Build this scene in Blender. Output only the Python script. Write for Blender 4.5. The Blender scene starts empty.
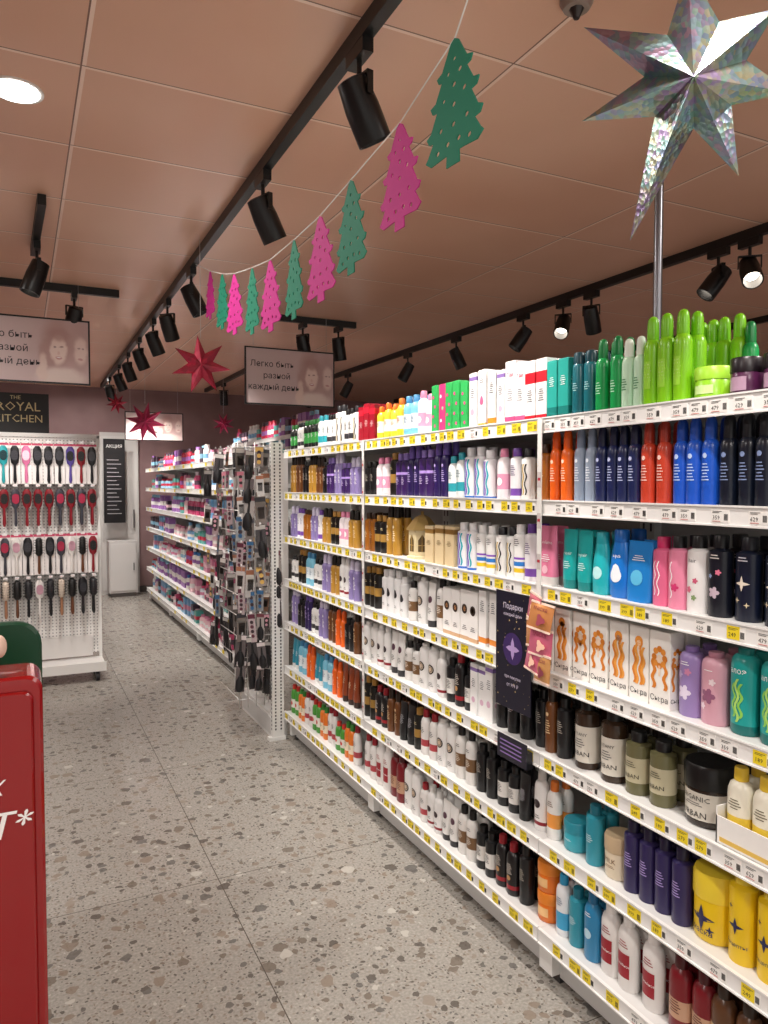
import bpy, math, random
from mathutils import Vector, Matrix, Euler
random.seed(7)
S=bpy.context.scene; COL=S.collection
try: S.view_settings.view_transform='Standard'
except Exception: pass

# ------------------------------------------------------------------ materials
def lin(h):
    h=h.lstrip('#'); o=[]
    for i in (0,2,4):
        c=int(h[i:i+2],16)/255
        o.append(c/12.92 if c<=.04045 else ((c+.055)/1.055)**2.4)
    return (*o,1)
MC={}
def mat(h,rough=.38,metal=0,trans=0,emit=0,coat=0):
    k=(h,rough,metal,trans,emit,coat)
    if k in MC: return MC[k]
    m=bpy.data.materials.new('m_'+h.strip('#')); m.use_nodes=True
    b=m.node_tree.nodes['Principled BSDF']; c=lin(h)
    b.inputs['Base Color'].default_value=c; b.inputs['Roughness'].default_value=rough
    b.inputs['Metallic'].default_value=metal; b.inputs['Transmission Weight'].default_value=trans
    b.inputs['Coat Weight'].default_value=coat
    if emit:
        b.inputs['Emission Color'].default_value=c; b.inputs['Emission Strength'].default_value=emit
    MC[k]=m; return m
def nodes(name):
    m=bpy.data.materials.new(name); m.use_nodes=True
    return m,m.node_tree.nodes,m.node_tree.links,m.node_tree.nodes['Principled BSDF']
def ramp(N,els,interp='LINEAR'):
    r=N.new('ShaderNodeValToRGB'); cr=r.color_ramp; cr.interpolation=interp
    while len(cr.elements)<len(els): cr.elements.new(.5)
    for e,(p,c) in zip(cr.elements,els): e.position=p; e.color=c if len(c)==4 else (*c,1)
    return r
def math_n(N,L,op,a,b=None,c=None):
    n=N.new('ShaderNodeMath'); n.operation=op
    for i,v in enumerate((a,b,c)):
        if v is None: continue
        if isinstance(v,(int,float)): n.inputs[i].default_value=v
        else: L.new(v,n.inputs[i])
    return n.outputs[0]
def mixc(N,L,f,a,b):
    n=N.new('ShaderNodeMix'); n.data_type='RGBA'
    for i,v in ((0,f),(6,a),(7,b)):
        if isinstance(v,(int,float)): n.inputs[i].default_value=v
        elif isinstance(v,tuple): n.inputs[i].default_value=v
        else: L.new(v,n.inputs[i])
    return n.outputs[2]
def terrazzo():
    m,N,L,b=nodes('terrazzo')
    tc=N.new('ShaderNodeTexCoord'); 
    nz=N.new('ShaderNodeTexNoise'); nz.inputs['Scale'].default_value=26; nz.inputs['Detail'].default_value=3
    L.new(tc.outputs['Object'],nz.inputs['Vector'])
    vm=N.new('ShaderNodeVectorMath'); vm.operation='MULTIPLY_ADD'
    L.new(nz.outputs['Color'],vm.inputs[0]); vm.inputs[1].default_value=(.036,.036,0); L.new(tc.outputs['Object'],vm.inputs[2])
    fine=N.new('ShaderNodeTexNoise'); fine.inputs['Scale'].default_value=110; fine.inputs['Detail'].default_value=4
    L.new(tc.outputs['Object'],fine.inputs['Vector'])
    base=ramp(N,[(.3,lin('#938f88')),(.7,lin('#b2aea6'))]); L.new(fine.outputs['Fac'],base.inputs[0])
    col=base.outputs[0]
    for sc,th,keep in ((75,.28,.55),(24,.27,.64),(13,.25,.74)):
        v=N.new('ShaderNodeTexVoronoi'); v.voronoi_dimensions='2D'; v.inputs['Scale'].default_value=sc
        L.new(vm.outputs[0],v.inputs['Vector'])
        sep=N.new('ShaderNodeSeparateColor'); L.new(v.outputs['Color'],sep.inputs[0])
        a=math_n(N,L,'LESS_THAN',v.outputs['Distance'],math_n(N,L,'MULTIPLY_ADD',sep.outputs[2],.16,th-.08))
        k=math_n(N,L,'GREATER_THAN',sep.outputs[0],keep)
        f=math_n(N,L,'MULTIPLY',math_n(N,L,'MULTIPLY',a,k),.85)
        cr=ramp(N,[(0,lin('#5c5650')),(.25,lin('#766c62')),(.45,lin('#8d8073')),(.62,lin('#696663')),(.8,lin('#978d82')),(.95,lin('#c4c0b8'))],'CONSTANT')
        L.new(sep.outputs[1],cr.inputs[0])
        col=mixc(N,L,f,col,cr.outputs[0])
    sx=N.new('ShaderNodeSeparateXYZ'); L.new(tc.outputs['Object'],sx.inputs[0])
    def joint(o,off,per):
        t=math_n(N,L,'FRACT',math_n(N,L,'DIVIDE',math_n(N,L,'SUBTRACT',o,off),per))
        return math_n(N,L,'LESS_THAN',t,.0035/per)
    j=math_n(N,L,'MAXIMUM',joint(sx.outputs[0],.65,1.2),joint(sx.outputs[1],.35,1.2))
    col=mixc(N,L,j,col,lin('#5e5850'))
    L.new(col,b.inputs['Base Color']); b.inputs['Roughness'].default_value=.25
    return m
def ceiling_mat():
    m,N,L,b=nodes('ceiling_panels')
    tc=N.new('ShaderNodeTexCoord'); sx=N.new('ShaderNodeSeparateXYZ'); L.new(tc.outputs['Object'],sx.inputs[0])
    def joint(o,off,per,w):
        t=math_n(N,L,'FRACT',math_n(N,L,'DIVIDE',math_n(N,L,'SUBTRACT',o,off),per))
        return math_n(N,L,'LESS_THAN',t,w/per)
    jd=math_n(N,L,'MAXIMUM',joint(sx.outputs[0],.19,1.2,.005),joint(sx.outputs[1],.12,.6,.005))
    jglint=math_n(N,L,'MAXIMUM',joint(sx.outputs[0],.195,1.2,.012),joint(sx.outputs[1],.125,.6,.012))  # pale strip by each joint: light caught on panel edges, painted in
    nz=N.new('ShaderNodeTexNoise'); nz.inputs['Scale'].default_value=1.2; L.new(tc.outputs['Object'],nz.inputs['Vector'])
    base=ramp(N,[(.3,lin('#d8a68b')),(.7,lin('#e5b89f'))]); L.new(nz.outputs['Fac'],base.inputs[0])
    col=mixc(N,L,jglint,base.outputs[0],lin('#f6d9c9')); col=mixc(N,L,jd,col,lin('#835c4c'))
    L.new(col,b.inputs['Base Color']); b.inputs['Roughness'].default_value=.28
    bp=N.new('ShaderNodeBump'); bp.inputs['Strength'].default_value=.5; bp.inputs['Distance'].default_value=.004
    L.new(math_n(N,L,'SUBTRACT',1,jd),bp.inputs['Height']); L.new(bp.outputs[0],b.inputs['Normal'])
    return m
def plaster(hexa,hexb,name):
    m,N,L,b=nodes(name)
    tc=N.new('ShaderNodeTexCoord'); nz=N.new('ShaderNodeTexNoise'); nz.inputs['Scale'].default_value=3
    L.new(tc.outputs['Object'],nz.inputs['Vector']); r=ramp(N,[(.3,lin(hexa)),(.7,lin(hexb))])
    L.new(nz.outputs['Fac'],r.inputs[0]); L.new(r.outputs[0],b.inputs['Base Color']); b.inputs['Roughness'].default_value=.7
    return m
def foil(name,base,scale,irid,mx=.3,metal=.75,rough=.28,bump=.6):
    m,N,L,b=nodes(name)
    tc=N.new('ShaderNodeTexCoord'); v=N.new('ShaderNodeTexVoronoi'); v.inputs['Scale'].default_value=scale
    L.new(tc.outputs['Object'],v.inputs['Vector'])
    n2=N.new('ShaderNodeTexNoise'); n2.inputs['Scale'].default_value=7; n2.inputs['Detail'].default_value=1; L.new(tc.outputs['Object'],n2.inputs['Vector'])
    sp_=N.new('ShaderNodeSeparateColor'); L.new(v.outputs['Color'],sp_.inputs[0])
    ff=math_n(N,L,'MULTIPLY_ADD',sp_.outputs[0],.28,math_n(N,L,'SUBTRACT',n2.outputs['Fac'],.14))
    cr=ramp(N,[(.3,lin('#e0a8cc')),(.42,lin('#a0b8e8')),(.52,lin('#a0e4d0')),(.62,lin('#e8e0a0')),(.72,lin('#d0a8ec'))]); L.new(ff,cr.inputs[0])
    hs=N.new('ShaderNodeHueSaturation'); hs.inputs['Saturation'].default_value=irid; hs.inputs['Value'].default_value=.85; L.new(cr.outputs[0],hs.inputs['Color'])
    dk=mixc(N,L,sp_.outputs[1],lin(base),tuple(c*.55 for c in lin(base)[:3])+(1,))
    col=mixc(N,L,mx,dk,hs.outputs[0]); L.new(col,b.inputs['Base Color'])
    b.inputs['Metallic'].default_value=metal; b.inputs['Roughness'].default_value=rough
    bp=N.new('ShaderNodeBump'); bp.inputs['Strength'].default_value=bump; bp.inputs['Distance'].default_value=.003
    L.new(v.outputs['Distance'],bp.inputs['Height']); L.new(bp.outputs[0],b.inputs['Normal'])
    return m
WHITE=mat('#e9e9e6',.35); BLACK=mat('#0c0c0d',.4)

# ------------------------------------------------------------------ mesh builder
import bmesh
class MB:
    def __init__(s): s.v=[];s.f=[];s.m=[];s.sm=[];s.mats=[]
    def mi(s,m):
        if m not in s.mats: s.mats.append(m)
        return s.mats.index(m)
    def add(s,vs,fs,m,smooth=False):
        o=len(s.v); s.v+= [tuple(v) for v in vs]; i=s.mi(m)
        for f in fs: s.f.append([o+k for k in f]); s.m.append(i); s.sm.append(smooth)
    def box(s,x0,x1,y0,y1,z0,z1,m):
        s.add([(x0,y0,z0),(x1,y0,z0),(x1,y1,z0),(x0,y1,z0),(x0,y0,z1),(x1,y0,z1),(x1,y1,z1),(x0,y1,z1)],
          [(3,2,1,0),(4,5,6,7),(0,1,5,4),(1,2,6,5),(2,3,7,6),(3,0,4,7)],m)
    def loft(s,rings,ms,smooth=True,cap0=True,cap1=True):
        n=len(rings[0]); 
        if not isinstance(ms,list): ms=[ms]*(len(rings)-1)
        for i in range(len(rings)-1):
            vs=rings[i]+rings[i+1]
            s.add(vs,[(k,(k+1)%n,n+(k+1)%n,n+k) for k in range(n)],ms[i],smooth)
        if cap0: s.add(rings[0],[tuple(range(n-1,-1,-1))],ms[0])
        if cap1: s.add(rings[-1],[tuple(range(n))],ms[-1])
    def build(s,name):
        me=bpy.data.meshes.new(name); me.from_pydata(s.v,[],s.f)
        for m in s.mats: me.materials.append(m)
        me.polygons.foreach_set('material_index',s.m); me.polygons.foreach_set('use_smooth',s.sm)
        bm=bmesh.new(); bm.from_mesh(me); bmesh.ops.remove_doubles(bm,verts=bm.verts,dist=1e-6)
        for e in bm.edges:
            if len(e.link_faces)==2 and e.link_faces[0].normal.length>0 and e.link_faces[1].normal.length>0:
                if e.calc_face_angle(0)>.9: e.smooth=False
        bm.to_mesh(me); bm.free(); me.update(); return me
def ring(a,b,z,p=2,n=20,cx=0,cy=0):
    o=[]
    for i in range(n):
        t=2*math.pi*i/n; c,s_=math.cos(t),math.sin(t)
        o.append((cx+a*math.copysign(abs(c)**(2/p),c),cy+b*math.copysign(abs(s_)**(2/p),s_),z))
    return o
def obj(name,me,parent=None,loc=(0,0,0),rot=(0,0,0),label=None,cat=None,group=None,kind=None):
    o=bpy.data.objects.new(name,me); o.location=loc; o.rotation_euler=rot; COL.objects.link(o)
    if parent: o.parent=parent
    if label: o['label']=label
    if cat: o['category']=cat
    if group: o['group']=group
    if kind: o['kind']=kind
    return o
def boxobj(name,x0,x1,y0,y1,z0,z1,m,**k):
    b=MB(); b.box(x0,x1,y0,y1,z0,z1,m); return obj(name,b.build(name),**k)
def cyl(mb,p0,p1,r,m,n=10):
    p0=Vector(p0);p1=Vector(p1); d=(p1-p0); q=d.to_track_quat('Z','Y')
    rs=[[tuple(q@Vector((r*math.cos(2*math.pi*i/n),r*math.sin(2*math.pi*i/n),0))+p) for i in range(n)] for p in (p0,p1)]
    mb.loft(rs,m)
TXT={}
def textpoly(s,size):
    k=(s,)
    if k not in TXT:
        c=bpy.data.curves.new('t','FONT'); c.body=s; c.size=1; c.align_x='CENTER'; c.align_y='CENTER'; c.resolution_u=1
        o=bpy.data.objects.new('t',c); COL.objects.link(o); bpy.context.view_layer.update()
        me=bpy.data.meshes.new_from_object(o.evaluated_get(bpy.context.evaluated_depsgraph_get()))
        TXT[k]=([(v.co.x,v.co.y) for v in me.vertices],[tuple(p.vertices) for p in me.polygons])
        bpy.data.objects.remove(o); bpy.data.curves.remove(c); bpy.data.meshes.remove(me)
    v,f=TXT[k]; return [(x*size,y*size) for x,y in v],f
def flat_text(mb,s,size,m,x=0,z=0,y=0,shear=0):
    v,f=textpoly(s,size); mb.add([(x+a+shear*b_,y,z+b_) for a,b_ in v],f,m)

# ------------------------------------------------------------------ camera
YAW=math.radians(26.2); PIT=math.radians(2.17)
cam=bpy.data.cameras.new('camera'); cam.sensor_fit='VERTICAL'; cam.sensor_height=36; cam.lens=26.0; cam.clip_start=.05
co=bpy.data.objects.new('camera',cam); COL.objects.link(co); co.location=(0,0,1.5)
co.rotation_euler=(math.pi/2-PIT,0,-YAW); S.camera=co
CY,SY=math.cos(YAW),math.sin(YAW)
def along(px,X=1.43):          # distance down the aisle of a measured bearing on the plane x=X
    u=(px-384)/740; return X*(CY-SY*u)/(SY+CY*u)
def at(px,py,d):               # measured bearing + distance -> world
    u=(px-384)/740; return Vector((d*(SY+CY*u),d*(CY-SY*u),1.5+(484-py)/740*d))

# ------------------------------------------------------------------ room
CE=2.8
boxobj('floor',-3.6,7,-2.6,10.8,-.05,0,terrazzo(),kind='structure')
boxobj('ceiling',-3.6,7,-2.6,10.8,CE,CE+.05,ceiling_mat(),kind='structure')
wm=plaster('#86696a','#977a79','wall_plaster')
boxobj('wall_back',-3.6,7,10.7,10.8,0,CE,wm,kind='structure')
boxobj('wall_right',6.9,7,-2.6,10.7,0,CE,wm,kind='structure')
boxobj('wall_left',-3.6,-3.5,-2.6,10.7,0,CE,wm,kind='structure')
boxobj('baseboard_back',-3.5,6.9,10.68,10.7,0,.08,mat('#4a4340'),kind='structure')

# ------------------------------------------------------------------ product templates
class Body:
    """front surface lookup for projected print"""
    def __init__(s,prof,p): s.prof=prof; s.p=p
    def y(s,x,z):
        pr=s.prof
        z=min(max(z,pr[0][2]),pr[-1][2])
        for (a0,b0,z0),(a1,b1,z1) in zip(pr,pr[1:]):
            if z0<=z<=z1:
                t=(z-z0)/(z1-z0) if z1>z0 else 0; a=a0+(a1-a0)*t; b=b0+(b1-b0)*t; break
        q=min(abs(x)/a,.985); return -b*(1-q**s.p)**(1/s.p)-.0009
def proj(mb,B,verts,faces,m): mb.add([(x,B.y(x,z),z) for x,z in verts],faces,m)
def grid(x0,x1,z0,z1,nx=8,nz=2):
    v=[(x0+(x1-x0)*i/nx,z0+(z1-z0)*j/nz) for j in range(nz+1) for i in range(nx+1)]
    f=[(j*(nx+1)+i,j*(nx+1)+i+1,(j+1)*(nx+1)+i+1,(j+1)*(nx+1)+i) for j in range(nz) for i in range(nx)]
    return v,f
def disc(x,z,r,n=14,shape=None):
    v=[(x,z)]
    for k in (.5,1):
        for i in range(n):
            t=2*math.pi*i/n; rr=r*k*(shape(t) if shape else 1); v.append((x+rr*math.cos(t),z+rr*math.sin(t)))
    f=[(0,1+i,1+(i+1)%n) for i in range(n)]+[(1+i,1+n+i,1+n+(i+1)%n,1+(i+1)%n) for i in range(n)]
    return v,f
def deco(mb,B,items,a,h):
    for it in items:
        k=it[0]
        if k=='t': _,s_,x,z,sz,c=it; v,f=textpoly(s_,sz*a); proj(mb,B,[(x*a+p,z*h+q) for p,q in v],f,mat(c))
        elif k=='r': _,x0,x1,z0,z1,c=it; proj(mb,B,*grid(x0*a,x1*a,z0*h,z1*h),mat(c))
        elif k=='c': _,x,z,r,c=it; proj(mb,B,*disc(x*a,z*h,r*a),mat(c))
        elif k=='d': _,x,z,r,c=it; proj(mb,B,*disc(x*a,z*h,r*a,20,lambda t:1+.75*max(0,math.sin(t))**7),mat(c))
        elif k=='st': _,x,z,r,c=it; proj(mb,B,*disc(x*a,z*h,r*a,16,lambda t:.3+.7*abs(math.cos(2*t))**4),mat(c))
        elif k=='f':
            _,x,z,r,c=it; proj(mb,B,*disc(x*a,z*h,r*a,20,lambda t:.6+.4*abs(math.cos(2.5*t))),mat(c))
        elif k=='w':  # wavy strand
            _,x,z,ht,c=it[:5]; wd=it[5] if len(it)>5 else .055; v=[];f=[]
            for i in range(13):
                zz=z*h+ht*h*(i/12-.5); xx=x*a+.13*a*math.sin(i*1.1); v+=[(xx-wd*a,zz),(xx+wd*a,zz)]
                if i: f.append((2*i-2,2*i-1,2*i+1,2*i))
            proj(mb,B,v,f,mat(c))
        elif k=='bars':
            _,z0,n,c=it
            for i in range(n):
                w=.32+.2*((i*7)%3)/2; proj(mb,B,*grid(-w*a,w*a,z0*h-i*.035*h,z0*h-i*.035*h+.012*h,4,1),mat(c))
PR={
 'flip':([(.9,0),(1,.02),(1,.64),(.97,.72),(.82,.79),(.55,.825),(.48,.84)],[(.52,.835),(.54,.85),(.5,.985),(.44,1)]),
 'spray':([(.95,0),(1,.02),(1,.62),(.97,.67),(.86,.71),(.68,.735),(.6,.745)],[(.66,.74),(.68,.76),(.64,.92),(.56,.965),(.38,.99),(.15,1)]),
 'can':([(.94,0),(1,.02),(1,.76),(.95,.79),(.85,.81)],[(.87,.805),(.88,.93),(.74,.985),(.35,1)]),
 'jar':([(.9,0),(1,.04),(1,.6),(.95,.63)],[(1.04,.62),(1.05,.65),(1.05,.95),(.98,1)]),
 'round':([(.92,0),(1,.03),(1,.8),(.93,.87),(.75,.91),(.55,.925)],[(.5,.92),(.52,.93),(.52,.99),(.48,1)]),
 'drop':([(.8,0),(.96,.04),(1,.3),(.86,.6),(.66,.78),(.6,.82)],[(.6,.815),(.6,.98),(.52,1)]),
 'cyl':([(.95,0),(1,.02),(1,.76),(.97,.80),(.6,.83),(.5,.845)],[(.6,.84),(.6,.985),(.55,1)]),
}
T={}
def tmpl(key,name,label,kind,a,h,br,body,cap,bands=(),dec=(),p=2,rough=.3,metal=0,trans=0,cat=None,n=20):
    b=a*br; mb=MB(); mbod=mat(body,rough,metal,trans)
    if kind=='box':
        p=14; prof=[(a*.97,b*.97,0),(a,b,.004),(a,b,h-.004),(a*.97,b*.97,h)]
    elif kind=='tube':
        prof=[(a*.8,b*.95,.15*h),(a*.86,b,.19*h),(a*.93,b*.85,.45*h),(a*.98,b*.5,.75*h),(a,b*.14,.955*h),(a,b*.1,h)]
    elif kind=='pouch':
        p=3; prof=[(a*.9,b,0),(a*.97,b,.05*h),(a*.98,b*.8,.4*h),(a,b*.35,.8*h),(a*.98,.0035,.94*h),(a*.98,.003,h)]
    else:
        prof=[(a*r,b*r,z*h) for r,z in PR[kind][0]]
    cuts=sorted({z*h for b_ in bands for z in b_[:2]})
    out=[prof[0]]
    for q0,q1 in zip(prof,prof[1:]):
        for z in cuts:
            if q0[2]+1e-5<z<q1[2]-1e-5:
                t=(z-q0[2])/(q1[2]-q0[2]); out.append((q0[0]+(q1[0]-q0[0])*t,q0[1]+(q1[1]-q0[1])*t,z))
        out.append(q1)
    prof=out; ms=[]
    for q0,q1 in zip(prof,prof[1:]):
        zm=(q0[2]+q1[2])/2/h; m=mbod
        for z0,z1,c in bands:
            if z0<=zm<=z1: m=mat(c,rough)
        ms.append(m)
    nn=20 if p<5 else 24
    if kind=='box':
        def sq(A,Bb,z):
            c=.0015; return [(A,-Bb+c,z),(A,Bb-c,z),(A-c,Bb,z),(-A+c,Bb,z),(-A,Bb-c,z),(-A,-Bb+c,z),(-A+c,-Bb,z),(A-c,-Bb,z)]
        mb.loft([sq(*q) for q in prof],ms,smooth=False)
    else: mb.loft([ring(q[0],q[1],q[2],p,nn) for q in prof],ms)
    B=Body(prof,p); deco(mb,B,dec,a,h)
    if kind=='box' and dec:   # cartons are printed on their sides too
        m2=MB(); B2=Body([(q[1],q[0],q[2]) for q in prof],p); deco(m2,B2,dec,min(a,b),h)
        for f,mi in zip(m2.f,m2.m): mb.add([(-m2.v[k][1],m2.v[k][0],m2.v[k][2]) for k in f],[tuple(range(len(f)))],m2.mats[mi])
    parts=[]
    mc=mat(cap or body,.35)
    cb=MB()
    if kind=='tube': cb.loft([ring(a*.74,b*.88,0,2),ring(a*.78,b*.93,.01*h,2),ring(a*.8,b*.95,.15*h,2)],mc); parts.append(('cap',cb.build('cap')))
    elif kind in PR:
        cb.loft([ring(a*r,min(a*r*1.0,b*max(r,.0)*(1 if kind in('jar','can') else 1.15)) ,z*h,2,16) for r,z in PR[kind][1]],mc)
        parts.append(('lid' if kind=='jar' else 'cap',cb.build('cap')))
    cat=cat or {'box':'box','jar':'jar','tube':'tube','pouch':'pouch'}.get(kind,'bottle')
    T[key]=dict(name=name,label=label,me=mb.build(name),parts=parts,a=max(a,a*1.05 if kind=='jar' else a),b=b*(1.05 if kind=='jar' else 1),h=h,cat=cat)
def place(key,x,y,z,rz=-math.pi/2,group=None,sc=1):
    t=T[key]; o=obj(t['name'],t['me'],None,(x,y,z),(0,0,rz),t['label'],t['cat'],group or t['label'])
    if sc!=1: o.scale=(1,1,sc)
    for n,me in t['parts']: obj(n,me,o)
    return o
Wh='#ececea'; Bk='#111113'
sp='spray_bottle'; sh='shampoo_bottle'; shb='shampoo_bottle_b'; shc='shampoo_bottle_c'  # the non-spray sets are all shampoo bottles, split by name only
tmpl('lime',sp,'lime green hair spray bottle with rounded cap','spray',.0215,.225,1,'#86cc1c','#79c312',(),[('r',-.5,.5,.2,.5,'#9ad83a'),('bars',.46,6,'#e6f7c4')])
tmpl('emer',sp,'emerald green hair spray bottle','spray',.019,.20,1,'#14994f','#0c7a3d',(),[('bars',.4,5,'#bfe8cf')])
tmpl('mint',sp,'pale green bottle with white rounded cap','spray',.018,.185,1,'#bfe0c4','#e4efe2',(),[('bars',.42,5,'#2f7d4a')])
tmpl('limejar','cream_jar','lime green cream jar with matching lid','jar',.040,.078,1,'#8fca2a','#a2da3d',(),[('r',-.6,.6,.2,.45,'#cdeaa0')])
tmpl('plumjar','cream_jar','plum cream jar with glossy dark lid','jar',.033,.085,1,'#4a1c40','#140c12',(),[('r',-.6,.6,.15,.5,'#a98aa0')])
tmpl('tealcan','hair_spray_can','dark teal hair spray can','can',.020,.18,1,'#176873','#0e3e49',(),[('bars',.5,4,'#a9d5d8')])
tmpl('tealbox','carton_box','teal carton of hair care','box',.023,.17,.9,'#2aa196',None,[(.0,.2,'#17756f')],[('bars',.7,5,'#e6f5f3')])
tmpl('redbox','carton_box','white carton with red bands','box',.025,.185,.8,'#efeeec',None,[(.62,.8,'#c8202f'),(.0,.1,'#c8202f')],[('bars',.5,6,'#50505a')])
tmpl('taibox','carton_box','white carton with pink lettering','box',.026,.20,.8,'#f0efee',None,[(.0,.12,'#e04f7f')],[('t','Тай',0,.78,.75,'#c81e5a'),('bars',.55,6,'#8d8d95')])
tmpl('whbox','carton_box','white carton with grey lettering','box',.022,.19,.9,'#efefee',None,[(.86,.93,'#8a6fb0')],[('bars',.7,5,'#6a6a72'),('c',0,.3,.5,'#d9b3c8')])
tmpl('whbox2','carton_box','white carton with orange strip','box',.022,.19,.9,'#f1f0ee',None,[(.06,.16,'#e58a2c')],[('bars',.8,6,'#45454d')])
tmpl('whbox3','carton_box','white carton with pink and gold print','box',.022,.185,.9,'#f1f0ee',None,[(.0,.08,'#c89a4a')],[('d',0,.45,.5,'#d86a94'),('bars',.85,3,'#45454d')])
tmpl('gpbox','carton_box','green carton with pink dots','box',.021,.17,1,'#37b25c',None,[],[('c',-.3,.75,.3,'#e7408f'),('c',.3,.55,.3,'#e7408f'),('c',-.3,.35,.3,'#e7408f'),('c',.3,.15,.3,'#e7408f')])
tmpl('pkbox','carton_box','pink carton with white dots','box',.021,.17,1,'#e0407f',None,[],[('c',-.3,.75,.3,'#ffffff'),('c',.3,.5,.3,'#9fe0b0'),('c',-.2,.25,.3,'#ffffff')])
tmpl('ltpink',shb,'white bottle with pink print and pink cap','flip',.027,.165,.8,'#f2e9ec','#e98db0',[(.2,.5,'#e7a0bd')],[('c',0,.35,.5,'#ffffff')])
tmpl('ltblue',shb,'light blue bottle with white label','flip',.028,.175,.8,'#7cc3dd','#4a93c4',[(.2,.55,'#eaf4f8')],[('bars',.48,5,'#2c5d87')])
tmpl('yelor',sh,'yellow bottle with orange cap and white label','flip',.026,.155,.8,'#f0cf3a','#ec7a24',[(.22,.55,'#fbf7e6')],[('bars',.5,4,'#c05a1a')])
tmpl('wine','carton_box','wine red carton of hair dye','box',.028,.17,.9,'#9b1226',None,[(.75,.9,'#d42035')],[('bars',.55,5,'#f0d6d6')])
tmpl('whblk',sh,'white bottle with black cap and dark print','flip',.025,.16,.8,Wh,Bk,[(.15,.3,'#3a3a3e')],[('bars',.6,6,'#2a2a2e')])
tmpl('gnblk',shc,'black bottle with green label','flip',.025,.155,.8,'#1a1d1a','#2d7a35',[(.2,.55,'#3f9f4c')],[('bars',.5,4,'#ffffff')])
for k,l,b,c,a,d in (('orange','orange','#f2691b','#e65a12',.019,'#ffe2c8'),('rust','rust orange','#c44a1a','#a83a12',.019,'#f6d7c2'),
  ('silver','silver blue','#93a1b5','#7f8ca2',.0185,'#e7ebf2'),('navy','navy blue','#18224f','#0f1638',.0185,'#b9c2e6'),
  ('terra','terracotta red','#c2402a','#a5321f',.0195,'#f3cdc2'),('royal','royal blue','#1d56c4','#164bb0',.020,'#bcd2fa'),
  ('ink','glossy black','#0e1524','#0a0d16',.020,'#7d8fb8'),('purp','dark violet','#2a1a55','#6d55a8',.020,'#c9b6ef'),
  ('lilac','lilac','#8e7fb5','#d9d2ea',.022,'#ffffff'),('bronze','bronze brown','#6b3f1d','#2c1a0e',.021,'#e9c89a'),('gold','golden','#b98a35','#1c1510',.021,'#fff0cc')):
    tmpl(k,sp,l+' spray bottle with rounded cap','spray',a,.205,1,b,c,(),[('bars',.46,6,d),('c',0,.56,.3,d)])
tmpl('blk',shc,'black bottle with pale print','cyl',.024,.175,1,'#141316','#0b0b0c',[],[('bars',.6,6,'#b9b2a8')])
tmpl('blkgold',shc,'black bottle with gold label','cyl',.024,.175,1,'#15120f','#a97c34',[(.3,.5,'#a9823f')],[('bars',.65,2,'#e9d8a8')])
tmpl('blkred',shc,'black bottle with red cap and band','flip',.026,.18,.85,'#161315','#9a1c28',[(.12,.2,'#9a1c28')],[('bars',.6,6,'#d8cfc6'),('c',0,.34,.35,'#b88a5a')])
tmpl('blktube','shampoo_tube','black tube with silver print','tube',.027,.17,.7,'#1a191c','#0d0d0e',[],[('bars',.65,7,'#b9b9bf')])
tmpl('blkw',shc,'black bottle with white label','cyl',.025,.17,1,'#17171a','#0b0b0c',[(.2,.55,'#e7e5e0')],[('bars',.5,6,'#333338')])
tmpl('dkpur',shc,'dark purple bottle with lilac cap','cyl',.023,.175,1,'#3a1f5c','#8d74c0',[(.5,.56,'#b79be0')],[('bars',.42,5,'#d8c8f3')])
tmpl('tealwh',shb,'white bottle with teal print','flip',.025,.175,.8,'#eef3f3','#2a9fae',[(.15,.35,'#35a8b5')],[('bars',.6,5,'#2a6f7a')])
tmpl('swirl',shb,'white bottle with blue and violet swirls','cyl',.026,.19,.9,'#f0f0f2','#f0f0f2',[(.0,.05,'#2f6fd0')],[('w',-.4,.42,.7,'#2f6fd0',.12),('w',0,.42,.7,'#7a4cc0',.12),('w',.4,.42,.7,'#2fb0c0',.12)])
tmpl('whpur',shb,'white bottle with purple print','cyl',.024,.19,.9,'#efedf0','#6a3f9a',[(.08,.22,'#7c50ad')],[('bars',.65,6,'#4a2f70')])
tmpl('amber',shc,'amber bottle with brown cap','cyl',.023,.17,1,'#a5641e','#3a220e',[],[('bars',.5,5,'#f0d9ae')])
tmpl('volume','shampoo_pouch','pink pouch with white lettering','pouch',.036,.175,.5,'#e07fa0',None,[(.0,.14,'#d8d3cf')],[('t','volume',0,.72,.42,'#ffffff'),('bars',.5,4,'#ffffff'),('c',0,.26,.35,'#f3c2d0')])
tmpl('tealtube','shampoo_tube','turquoise tube standing on its cap','tube',.030,.17,.65,'#19a7a6','#0f8584',[],[('t','repair',0,.6,.5,'#d9f5f2'),('bars',.45,4,'#d9f5f2')])
tmpl('aqua',sh,'turquoise bottle with round print','drop',.032,.17,.7,'#20b5bd','#18a0aa',[],[('c',0,.35,.55,'#bdeef0')],)
tmpl('bluedrop',sh,'bright blue bottle with white water drop','drop',.036,.18,.7,'#1478d4','#1066bd',[],[('d',0,.33,.5,'#f2f8ff'),('t','aqua',0,.62,.4,'#f2f8ff')])
tmpl('bluepouch','shampoo_pouch','blue refill pouch with white print','pouch',.040,.155,.5,'#1c7fcd',None,[],[('c',0,.4,.5,'#60c0ea'),('bars',.75,3,'#ffffff')])
tmpl('pinksw',sh,'pink bottle with white wavy print','cyl',.026,.17,.9,'#e66f97','#d3326b',[],[('w',-.3,.4,.5,'#ffffff'),('w',.15,.4,.5,'#ffffff')])
tmpl('pinkbk',sh,'pink bottle with black cap and flowers','cyl',.026,.175,.9,'#ee8fae','#18181c',[],[('w',-.2,.4,.5,'#ffffff'),('f',.2,.3,.4,'#d23a74')])
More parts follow.
